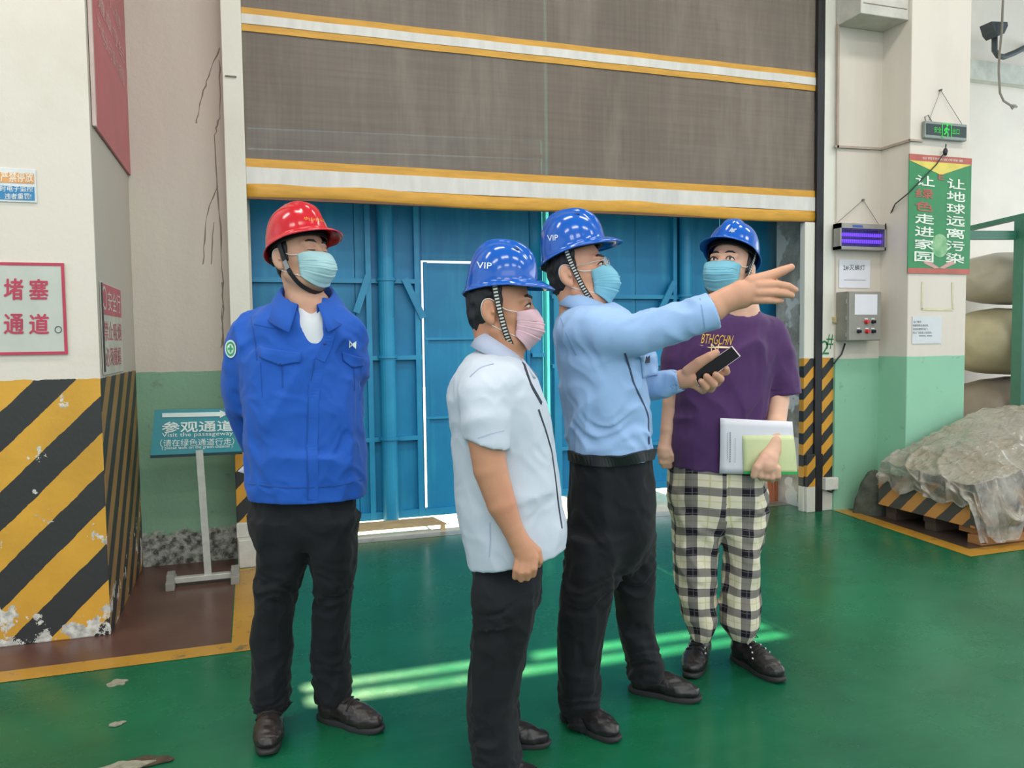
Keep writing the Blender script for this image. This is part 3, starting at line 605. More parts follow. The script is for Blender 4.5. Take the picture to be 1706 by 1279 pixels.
# control box
CY_ = YW-.13; a, c = onY(1414, 485, CY_), onY(1468, 567, CY_)
r = empty('control_box', ((a[0]+c[0])/2, YW, c[2])); tag(r, 'grey metal control box with red and black buttons on the right wall', 'control box'); bpy.context.view_layer.update()
x0, x1, z0, z1 = a[0]-.0, c[0], c[2], a[2]
bx = paint('box_grey', '8e8a80', .45, .2, var=.1)
mb = MB(); mb.box((x0, CY_+.01, z0), (x1, YW, z1), .004); part(mb, 'body', bx, r)
mb = MB(); mb.box((x0+.004, CY_, z0+.004), (x1-.004, CY_+.012, z1-.004), .003); part(mb, 'lid', bx, r)
a, c = onY(1424, 490, CY_), onY(1461, 524, CY_); mb = MB(); mb.box((a[0], CY_-.002, c[2]), (c[0], CY_, a[2])); part(mb, 'paper_label', pw, r)
for k in range(3): mb = MB(); mb.tube([(x0-.004, CY_+.02, z0+.03+.12*k), (x0-.004, CY_+.02, z0+.06+.12*k)], .006, 8); part(mb, 'hinge', bx, r)
kb, kr = paint('knob_black', '232325', .35), paint('knob_red', 'c02f33', .35)
for px, py, m, n in ((1443, 536, kr, 'red_button'), (1454, 536, kb, 'black_knob'), (1430, 552, kb, 'black_knob'), (1444, 552, kr, 'red_button'), (1454, 552, kb, 'black_knob')):
    p = onY(px, py, CY_); R_ = .013 if n == 'red_button' else .011
    mb = MB(); mb.tube([(p[0], CY_, p[2]), (p[0], CY_-.006, p[2]), (p[0], CY_-.006, p[2]), (p[0], CY_-.024, p[2])], [R_*1.3, R_*1.3, R_, R_], 14)
    if n == 'black_knob': mb.box((p[0]-.003, CY_-.032, p[2]-R_), (p[0]+.003, CY_-.022, p[2]+R_))
    ob = part(mb, n, m, r); mb = MB(); mb.box((p[0]-.014, CY_-.002, p[2]+.017), (p[0]+.014, CY_, p[2]+.027)); part(mb, 'name_plate', pw, r)
mb = MB(); p = onY(1391, 532, YJ-.01); mb.box((p[0]-.02, YJ-.03, p[2]-.025), (p[0]+.03, YJ+.0, p[2]+.02), .003); o = mb.build('pull_switch', paint('switch_ivory', 'bcae86', .6)); tag(o, 'small ivory switch on the white post beside the control box', 'switch')
mb = MB(); mb.tube([onY(1408, 572, YW-.02), onY(1402, 590, YW-.015), onY(1395, 598, YW-.012), onY(1389, 606, YW-.012)], .006, 8); o = mb.build('loose_cable', cbl, None, True); tag(o, 'short frayed cable below the control box', 'cable')
mb = MB(); a, c = onY(1376, 797, YJ-.05), onY(1397, 815, YJ-.05); mb.box((a[0], YJ-.05, c[2]), (c[0], YJ-.0, a[2]), .004); o = mb.build('sensor_box', paint('sensor_white', 'cfcdc4', .5)); tag(o, 'small white sensor box low on the right guide post', 'box')
mb = MB(); mb.tube([onY(1390, 814, YJ-.02), onY(1386, 820, YJ-.02), onY(1376, 816, YJ-.01)], .006, 8); part(mb, 'cable_stub', cbl, o)
# papers on the right pillar
r, *_ = plaque('pillar_paper', 'white printed paper low on the right pillar', 'paper', YPF-.001, 1520, 527, 1568, 572, .002, ink, paint('paper_bluish', 'cfd2d6', .7, var=.03))
words(r, ink, YPF-.004, [('出门警示', 1522, 534, 1535, 538), ('电器使用后请关闭，', 1521, 540, 1547, 544), ('进出后请随手关门，', 1521, 546, 1546, 550), ('防止飞虫进入车间内。', 1521, 552, 1553, 556), ('xxxxx, xxxx', 1531, 558, 1553, 561)], bold=.0)
mb = MB(); tape = paint('old_tape', 'cdc6a3', .6)
for p, q in (((1537, 469), (1536, 515)), ((1587, 470), (1588, 515)), ((1536, 515), (1588, 516))): mb.bar(onY(*p, YPF-.001), onY(*q, YPF-.001), .016, .001, (0, 1, 0))
o = mb.build('tape_outline', tape); tag(o, 'yellowed tape outline left on the right pillar under the banner', 'tape')

# ============================================================ STORAGE BAY
rg = paint('rack_green', '2f6b58', .45, var=.12)
r = empty('storage_rack', (5.9, 5.5, 0)); tag(r, 'green steel storage rack at the right edge', 'rack'); bpy.context.view_layer.update()
RY = 5.25
def RK(px, py): return onY(px, py, RY)
mb = MB(); p = RK(1703, 500)[0]; mb.box((p-.055, RY-.05, 0), (p+.05, RY+.05, RK(1700, 362)[2])); part(mb, 'post', rg, r)
mb = MB(); mb.bar(onY(1606, 383, 5.9), onY(1740, 352, 5.2), .075, .04); part(mb, 'beam', rg, r)
mb = MB(); mb.bar(onY(1606, 392, RY+.05), onY(1700, 392, RY+.05), .05, .075); part(mb, 'beam', rg, r)
def bale(name, px0, py0, px1, py1, Y, label, m, seed, dep=.55):
    a, c = onY(px0, py0, Y), onY(px1, py1, Y); cx_, cz = (a[0]+c[0])/2, (a[2]+c[2])/2; rx, rz = (c[0]-a[0])/2, (a[2]-c[2])/2
    P = []; n, mm = 28, 40
    for i in range(n+1):
        u = -1+2*i/n; row = []
        for j in range(mm):
            th = 2*math.pi*j/mm; s_ = max(0, 1-abs(u)**4)**.4
            dd = 1+.03*noise.noise(Vector((u*3+seed, math.cos(th)*2, math.sin(th)*2)))+.012*math.sin(th*9+u*14+seed)
            row.append((cx_+rx*u, Y+dep*s_*math.cos(th)*dd, cz+rz*s_*math.sin(th)*dd))
        P.append(row)
    mb = MB(); mb.grid(P, True); mb.add(P[0], [tuple(range(mm))]); mb.add(P[-1], [tuple(range(mm))[::-1]]); o = mb.build(name, m, None, True); return tag(o, label, 'bale', 'wrapped bales in the rack')
bm_ = paint('bale_wrap_grey', 'a39c90', .4, var=.1, scale=4); bm2 = paint('bale_wrap_yellow', 'a89f84', .4, var=.12, scale=4); bm3 = paint('bale_wrap_dark', '86796d', .45, var=.12, scale=4)
bale('wrapped_bale', 1616, 419, 1790, 508, 5.75, 'grey plastic-wrapped bale, topmost in the rack', bm_, 1, .5)
bale('wrapped_bale', 1604, 513, 1780, 620, 5.75, 'yellowish plastic-wrapped bale, middle one in the rack', bm2, 5, .5)
bale('wrapped_bale', 1600, 631, 1790, 742, 5.75, 'dark plastic-wrapped bale, lowest in the rack', bm3, 9, .5)
# wall lamp arm, top right
LY = 6.2; mb = MB(); m = paint('lamp_dark', '3c444a', .5)
r = empty('wall_lamp', onY(1655, 60, LY)); tag(r, 'dark bent lamp arm with a bulky head on the far wall', 'lamp'); bpy.context.view_layer.update()
pts = [onY(x, y, LY) for x, y in ((1657, 60), (1657, 84), (1663, 93), (1672, 95), (1690, 88), (1712, 77), (1760, 60))]; pts[-1] = np.array((pts[-1][0], 6.52, pts[-1][2]))
mb.tube(pts, .028, 12); part(mb, 'bent_arm', m, r, True)
hd = [onY(x, y, LY) for x, y in ((1642, 40), (1668, 41), (1669, 47), (1663, 60), (1653, 64), (1647, 57))]
mb = MB(); mb.add([(p[0], LY-.07, p[2]) for p in hd]+[(p[0], LY+.07, p[2]) for p in hd], [tuple(range(6))[::-1], tuple(range(6, 12))]+[(i, (i+1) % 6, 6+(i+1) % 6, 6+i) for i in range(6)]); part(mb, 'head', m, r)
mb = MB(); mb.tube([onY(x, y, 6.1) for x, y in ((1671, -60), (1671, 0), (1669, 50), (1665, 92), (1664, 120), (1666, 155), (1672, 168), (1683, 175), (1692, 176))], .011, 8); mb.tube([onY(x, y, 6.1) for x, y in ((1684, 176), (1687, 181), (1688, 178), (1694, 178))], .012, 6)
o = mb.build('hanging_cable', paint('cable_grey', '8b857e', .6), None, True); tag(o, 'thin grey cable hanging past the bent lamp arm', 'cable')

# --- covered pallet with striped side boards
pz = lambda px, py, z=0: onZ(px, py, z)
A = onZ(1617, 905); Bk = onZ(1455, 842); 
pa, pb = Vector((4.33, 3.78, 0)), Vector((4.30, 4.62, 0))        # near and far ends of the left side
r = empty('covered_pallet', (5.0, 4.2, 0)); tag(r, 'pallet crate with striped boards under a dusty plastic sheet', 'pallet'); bpy.context.view_layer.update()
hp = hazard_mat('crate_stripe_paint', 1, .20, .40, .72, .72, off=.04, yel='c48a45', blk='474541', sgn=1)
hp2 = hazard_mat('crate_front_paint', 0, .20, .40, .72, .72, off=.07, yel='c48a45', blk='474541', sgn=1)
mb = MB(); mb.box((4.215, 3.70, .10), (4.245, 4.455, .33), .003); part(mb, 'side_board', hp, r)
mb = MB(); mb.box((4.215, 3.67, .10), (5.9, 3.70, .33), .003); part(mb, 'front_board', hp2, r)
wd2 = paint('pallet_wood', 'b07a45', .7, var=.18, scale=8, stretch=(1, 1, 7)); wdk = paint('pallet_wood_dark', '4a3c30', .8)
mb = MB(); mb.box((4.23, 3.63, .0), (5.9, 3.73, .055), .004); part(mb, 'bottom_board', wd2, r)
for yy in (4.0, 4.34): mb = MB(); mb.box((4.26, yy, .0), (5.9, yy+.09, .055), .004); part(mb, 'bottom_board', wdk, r)
for xx in (4.26, 4.95, 5.7):
    for yy in (3.72, 4.0, 4.33): mb = MB(); mb.box((xx, yy, .055), (xx+.1, yy+.1, .11)); part(mb, 'block', wd2 if yy < 3.9 else wdk, r)
mb = MB(); mb.box((4.25, 3.7, .105), (5.9, 4.44, .27)); part(mb, 'load', wdk, r)
# plastic sheet: crumpled drape over the load
t = NT('plastic_sheet'); n1 = t.noise(5, 5, .65); n2 = t.noise(2.2, 4, .6)
c = t.mix(t.ramp(n1, .35, .7), srgb('8b8579'), srgb('a8a297')); c = t.mix(t.ramp(n2, .45, .7), c, srgb('8f8470')); t.base(c, t.math('ADD', .06, t.math('MULTIPLY', n1, .42)), spec=.8)
def ridge(sc, st, w):
    n_ = t.noise(sc, 3, .55, stretch=st); return t.math('SUBTRACT', 1.0, t.math('MINIMUM', t.math('MULTIPLY', t.math('ABSOLUTE', t.math('SUBTRACT', n_, .5)), w), 1.0))
t.bump(t.math('ADD', t.math('ADD', t.math('MULTIPLY', ridge(3.5, (1, 1.6, .5), 14), .6), t.math('MULTIPLY', ridge(9, (1.5, 1, .5), 9), .3)), t.math('MULTIPLY', t.noise(40, 4, .7), .12)), .42, .02)
trn = t.new('ShaderNodeBsdfTransparent'); mx = t.new('ShaderNodeMixShader'); nzv = t.xyz(t.new('ShaderNodeNewGeometry').outputs['True Normal'])[2]
clear = t.math('MULTIPLY', t.ramp(t.math('ABSOLUTE', nzv), .75, .25), t.ramp(t.noise(6, 4, .6), .3, .65))     # dust lies on what faces up; the hanging sides are clearer
t.put(mx.inputs[0], t.math('MULTIPLY', clear, .62)); t.put(mx.inputs[1], t.b.outputs[0]); t.put(mx.inputs[2], trn.outputs[0]); t.put(t.out.inputs[0], mx.outputs[0])
P = []; NU, NV = 200, 150
def crump(x, y, s): return noise.noise(Vector((x*s, y*s, s)))
def rdg(x, y, s, a, st):           # sharp wandering creases running along angle a
    c_, s_ = math.cos(a), math.sin(a); u_, v_ = (x*c_+y*s_)*s/st, (-x*s_+y*c_)*s; w_ = .5*noise.noise(Vector((x*3, y*3, a*7+s)))
    return max(0, 1-abs(noise.noise(Vector((u_+w_, v_+w_, a*3+s))))*4.5)**1.5
for i in range(NU+1):
    row = []
    for j in range(NV+1):
        U = -.27+2.0*i/NU; V = -.42+1.18*j/NV          # metres from the near left top corner, negative hangs down
        x, y = 4.20+max(U, 0), 3.66+max(V, 0)
        rise = min(1, max(0, U)/.95); back = min(1, max(0, V)/.75)
        top = .36+.34*(rise**.9)*(math.sin(min(1, .25+back*1.0)*math.pi*.55))+.05*back
        cr = .018*rdg(U, V, 4, .5, 3)+.014*rdg(U, V, 6, 2.0, 3)+.010*rdg(U, V, 9, 1.2, 4)+.012*crump(U, V, 4)
        hang = max(-U, 0)*(.45+.55*abs(crump(y*1.5, 3, 3.1)))+max(-V, 0)*(.62+.6*abs(crump(x*1.5, 7, 3.3)))
        sx_ = min(1, -U*9) if U < 0 else 0; sy_ = min(1, -V*9) if V < 0 else 0
        ox = -.010-sx_*(.035*rdg(y*1.0, U*.4, 5, .2, 1)+.02*abs(crump(y*3, U, 4))+.012*cr/.02); oy = -.010-sy_*(.05*rdg(x*1.0, V*.4, 5, .3, 1)+.03*abs(crump(x*3, V, 4)))-.22*max(-V, 0)
        row.append((x+ox, y+oy, max(.04, top-hang+cr*(1-.4*max(sx_, sy_)))))
    P.append(row)
mb = MB(); mb.grid(P); o = part(mb, 'plastic_sheet', t.m, r, True)
# grey covered heap behind the pallet corner
mb = MB(); P = []
for i in range(13):
    a = i/12; P.append([(4.31+.14*math.cos(2*math.pi*j/20)*math.cos(a*1.5)*(1+.5*crump(j*.9+.3, a*4+.2, .7)), 4.60+.10*math.sin(2*math.pi*j/20)*math.cos(a*1.5), .31*math.sin(a*1.5)*(1+.1*crump(j, i, .9))) for j in range(20)])
mb.grid(P, True); o = mb.build('dust_heap', paint('heap_dark', '4c5045', .9, var=.35, scale=14, bump=.9), None, True); tag(o, 'dark dusty covered heap behind the pallet corner by the green wall', 'heap')

# ============================================================ BODY AND CLOTH MODELLER: distance fields meshed as one smooth surface
def V3(p): return np.array(p, float)
class Field:
    def __init__(s, lo, hi, h):
        s.h = h; s.lo = V3(lo); n = np.ceil((V3(hi)-s.lo)/h).astype(int)+1
        s.ax = [(s.lo[i]+h*np.arange(n[i])).astype(np.float32) for i in range(3)]
        s.D = np.full(tuple(n), .5, np.float32)
    def cut(s, lo, hi):
        sl = []
        for i in range(3):
            a = int(max(0, math.floor((lo[i]-s.lo[i])/s.h))); b = int(min(len(s.ax[i]), math.ceil((hi[i]-s.lo[i])/s.h)+1))
            if b <= a: return None
            sl.append(slice(a, b))
        X = s.ax[0][sl[0]][:, None, None]; Y = s.ax[1][sl[1]][None, :, None]; Z = s.ax[2][sl[2]][None, None, :]
        return tuple(sl), X, Y, Z
    def comb(s, sl, d, k, op):
        A = s.D[sl]
        if op == 'sub': d = -d
        if k > 0:
            t = np.maximum(k-np.abs(A-d), 0); t *= t; t *= .25/k
            s.D[sl] = (np.minimum(A, d)-t) if op == 'add' else (np.maximum(A, d)+t)
        else: s.D[sl] = np.minimum(A, d) if op == 'add' else np.maximum(A, d)
    def cone(s, a, b, ra, rb, k=.01, op='add', flat=None, mg=0.0):
        """tapered limb; flat = (axis vector, ratio) thins the section along an axis"""
        a, b = V3(a), V3(b); m = max(mg, 1.6*k+2*s.h); R = max(ra, rb)+m
        c = s.cut(np.minimum(a, b)-R, np.maximum(a, b)+R)
        if c is None: return s
        sl, X, Y, Z = c; ab = b-a; L = max(ab@ab, 1e-9)
        x, y, z = X-a[0], Y-a[1], Z-a[2]
        t = np.clip((x*ab[0]+y*ab[1]+z*ab[2])/L, 0, 1)
        x, y, z = x-t*ab[0], y-t*ab[1], z-t*ab[2]; q = x*x+y*y+z*z
        if flat is not None:
            f = V3(flat[0]); f /= np.linalg.norm(f); w = x*f[0]+y*f[1]+z*f[2]; q = q+w*w*(1/flat[1]**2-1)
        s.comb(sl, np.sqrt(q)-(ra+(rb-ra)*t), k, op); return s
    def chain(s, pts, rs, k=.01, op='add', flat=None, kin=.004):
        """a bent limb: its links are joined first, then blended with the rest"""
        pts = [V3(p) for p in pts]; m = 1.6*k+2*s.h; R = max(rs)+m; q = s.cut(np.min(pts, 0)-R, np.max(pts, 0)+R)
        if q is None: return s
        G = object.__new__(Field); G.h = s.h; G.lo = np.array([s.ax[i][q[0][i]][0] for i in range(3)], float); G.ax = [s.ax[i][q[0][i]] for i in range(3)]
        G.D = np.full(s.D[q[0]].shape, .5, np.float32)
        for i in range(len(pts)-1): G.cone(pts[i], pts[i+1], rs[i], rs[i+1], kin if i else 0, 'add', flat, m)
        s.comb(q[0], G.D, k, op); return s
    def capped(s, pts, rs, p, nrm, k):
        """a sleeve: a bent limb cut off flat at p, then blended in"""
        pts = [V3(q) for q in pts]; m = 1.6*k+2*s.h; R = max(rs)+m; q = s.cut(np.min(pts, 0)-R, np.max(pts, 0)+R); n = V3(nrm); n /= np.linalg.norm(n)
        G = object.__new__(Field); G.h = s.h; G.lo = np.array([s.ax[i][q[0][i]][0] for i in range(3)], float); G.ax = [s.ax[i][q[0][i]] for i in range(3)]; G.D = np.full(s.D[q[0]].shape, .5, np.float32)
        for i in range(len(pts)-1): G.cone(pts[i], pts[i+1], rs[i], rs[i+1], .006 if i else 0, 'add', None, m)
        s.comb(q[0], np.maximum(G.D, (q[1]-p[0])*n[0]+(q[2]-p[1])*n[1]+(q[3]-p[2])*n[2]), k, 'add'); return s
    def ell(s, c, r, k=.01, op='add', M=None):
        c, r = V3(c), V3(r); M = np.eye(3) if M is None else np.array(M); m = 1.6*k+2*s.h
        e = np.sqrt(((M*r[None, :])**2).sum(1))+m; q = s.cut(c-e, c+e)
        if q is None: return s
        sl, X, Y, Z = q; X, Y, Z = X-c[0], Y-c[1], Z-c[2]
        u = [(X*M[0, i]+Y*M[1, i]+Z*M[2, i])/r[i] for i in range(3)]
        k0 = np.sqrt(u[0]**2+u[1]**2+u[2]**2); k1 = np.sqrt((u[0]/r[0])**2+(u[1]/r[1])**2+(u[2]/r[2])**2)
        s.comb(sl, k0*(k0-1)/np.maximum(k1, 1e-6), k, op); return s
    def rbox(s, c, hs, rad, k=.01, op='add', M=None):
        c, hs = V3(c), V3(hs); M = np.eye(3) if M is None else np.array(M); m = 1.6*k+2*s.h
        e = (np.abs(M)*hs[None, :]).sum(1)+m; q = s.cut(c-e, c+e)
        if q is None: return s
        sl, X, Y, Z = q; X, Y, Z = X-c[0], Y-c[1], Z-c[2]
        u = [np.abs(X*M[0, i]+Y*M[1, i]+Z*M[2, i])-(hs[i]-rad) for i in range(3)]
        d = np.sqrt(sum(np.maximum(v, 0)**2 for v in u))+np.minimum(np.maximum(np.maximum(u[0], u[1]), u[2]), 0)-rad
        s.comb(sl, d, k, op); return s
    def loft(s, secs, k=.01, op='add', n=2.3, capr=.0):
        """secs: (x, y, z, rx, ry) from low to high z: a body of superelliptic sections"""
        S = np.array(sorted(secs, key=lambda q: q[2]), float); m = 1.6*k+2*s.h
        lo = (S[:, 0]-S[:, 3]).min()-m, (S[:, 1]-S[:, 4]).min()-m, S[0, 2]-m
        hi = (S[:, 0]+S[:, 3]).max()+m, (S[:, 1]+S[:, 4]).max()+m, S[-1, 2]+m
        q = s.cut(lo, hi)
        if q is None: return s
        sl, X, Y, Z = q; z = s.ax[2][sl[2]]
        def spl(col):       # monotone-ish cubic through the sections
            zz, v = S[:, 2], S[:, col]; d = np.gradient(v, zz) if len(v) > 2 else np.full(len(v), (v[-1]-v[0])/(zz[-1]-zz[0]))
            i = np.clip(np.searchsorted(zz, z)-1, 0, len(zz)-2); h = zz[i+1]-zz[i]; t = np.clip((z-zz[i])/h, 0, 1)
            return ((2*t**3-3*t**2+1)*v[i]+(t**3-2*t**2+t)*h*d[i]+(-2*t**3+3*t**2)*v[i+1]+(t**3-t**2)*h*d[i+1])[None, None, :]
        cx, cy, rx, ry = (spl(c) for c in (0, 1, 3, 4)); rx = np.maximum(rx, .004); ry = np.maximum(ry, .004)
        u, v = np.abs((X-cx)/rx), np.abs((Y-cy)/ry)
        rad = (u**n+v**n)**(1/n); d = (rad-1)*np.minimum(rx, ry)*np.where(rad > 1, 1, 1)
        zc = np.maximum(S[0, 2]-Z, Z-S[-1, 2])
        if capr > 0: zc = zc+capr; dd = np.minimum(np.maximum(d+capr, zc), 0)+np.sqrt(np.maximum(d+capr, 0)**2+np.maximum(zc, 0)**2)-capr
        else: dd = np.maximum(d, zc)
        s.comb(sl, dd, k, op); return s
    def plane(s, p, nrm, k=0.0, lo=None, hi=None):
        """removes what lies on the side the normal points to"""
        c = s.cut(lo if lo is not None else s.lo, hi if hi is not None else [a[-1] for a in s.ax])
        sl, X, Y, Z = c; n = V3(nrm); n /= np.linalg.norm(n)
        s.comb(sl, (X-p[0])*n[0]+(Y-p[1])*n[1]+(Z-p[2])*n[2]+np.zeros_like(s.D[sl]), k, 'cutmax'); return s
    def warp(s, fn, band=.03):
        idx = np.nonzero(np.abs(s.D) < band); P = np.stack([s.ax[i][idx[i]] for i in range(3)], 1)
        s.D[idx] += fn(P).astype(np.float32); return s
    def mesh(s, relax=1):
        D = s.D; I = D < 0; nx, ny, nz = D.shape
        c = np.zeros((nx-1, ny-1, nz-1), np.uint8)
        for a in (0, 1):
            for b in (0, 1):
                for g in (0, 1): c += I[a:nx-1+a, b:ny-1+b, g:nz-1+g]
        act = np.argwhere((c > 0) & (c < 8)); idx = np.full(c.shape, -1, np.int32); idx[tuple(act.T)] = np.arange(len(act))
        acc = np.zeros((len(act), 3)); cnt = np.zeros(len(act)); ofs = np.array([(a, b, g) for a in (0, 1) for b in (0, 1) for g in (0, 1)])
        val = np.stack([D[act[:, 0]+o[0], act[:, 1]+o[1], act[:, 2]+o[2]] for o in ofs], 1)
        for i in range(8):
            for j in range(i+1, 8):
                if np.abs(ofs[i]-ofs[j]).sum() != 1: continue
                m = (val[:, i] < 0) != (val[:, j] < 0)
                t = val[m, i]/(val[m, i]-val[m, j]); acc[m] += ofs[i]+(ofs[j]-ofs[i])*t[:, None]; cnt[m] += 1
        P = s.lo+(act+acc/cnt[:, None])*s.h; Q = []
        for ax in range(3):
            sl0 = [slice(None)]*3; sl1 = [slice(None)]*3; sl0[ax] = slice(0, -1); sl1[ax] = slice(1, None)
            e = np.argwhere(I[tuple(sl0)] != I[tuple(sl1)]); u, v = (ax+1) % 3, (ax+2) % 3
            ok = (e[:, u] > 0) & (e[:, v] > 0) & (e[:, u] < D.shape[u]-1) & (e[:, v] < D.shape[v]-1); e = e[ok]
            q = []
            for du, dv in ((-1, -1), (0, -1), (0, 0), (-1, 0)):
                t = e.copy(); t[:, u] += du; t[:, v] += dv; q.append(idx[t[:, 0], t[:, 1], t[:, 2]])
            q = np.stack(q, 1); ins = I[tuple(e.T)]; q[~ins] = q[~ins][:, ::-1]; Q.append(q)
        Q = np.concatenate(Q); Q = Q[(Q >= 0).all(1)]
        for _ in range(relax):
            S = np.zeros_like(P); n = np.zeros(len(P))
            for a in range(4):
                b = (a+1) % 4; np.add.at(S, Q[:, a], P[Q[:, b]]); np.add.at(S, Q[:, b], P[Q[:, a]]); np.add.at(n, Q[:, a], 1); np.add.at(n, Q[:, b], 1)
            P = P*.5+.5*S/np.maximum(n, 1)[:, None]
        return P, Q
def np_mesh(name, P, Q, mat, parent=None, smooth=True):
    me = bpy.data.meshes.new(name); me.vertices.add(len(P)); me.vertices.foreach_set('co', P.astype(np.float32).ravel())
    me.loops.add(Q.size); me.loops.foreach_set('vertex_index', Q.astype(np.int32).ravel())
    me.polygons.add(len(Q)); me.polygons.foreach_set('loop_start', np.arange(0, Q.size, Q.shape[1], dtype=np.int32))
    if smooth: me.polygons.foreach_set('use_smooth', np.ones(len(Q), bool))
    me.update(); me.validate(); me.materials.append(mat); return link(name, me, parent)

_rs = np.random.RandomState(7)
def _tab(n): return _rs.normal(size=(n, 3)), _rs.uniform(0, 6.28, n)
def snoise(P, freq, seed, n=10, stretch=(1, 1, 1)):
    r = np.random.RandomState(seed); W = r.normal(size=(n, 3)); W /= np.linalg.norm(W, axis=1)[:, None]
    W *= freq*6.283*r.uniform(.6, 1.4, n)[:, None]*np.array(stretch); ph = r.uniform(0, 6.28, n)
    return np.sin(P@W.T+ph).sum(1)/math.sqrt(n)
def folds(amp, freq, seed, stretch=(1, 1, .5), sharp=.6):
    """cloth wrinkles: ridged waves, warped so that they wander"""
    def fn(P):
        w = np.stack([snoise(P, freq*.5, seed+11+i, 6) for i in range(3)], 1)*.35/freq
        a = snoise(P+w, freq, seed, 8, stretch); r = 1-np.minimum(np.abs(a)*1.3, 1.5)
        return amp*(sharp*(.35-r)+(1-sharp)*a*.6)
    return fn
def weight(fn, wfn): return lambda P: fn(P)*wfn(P)

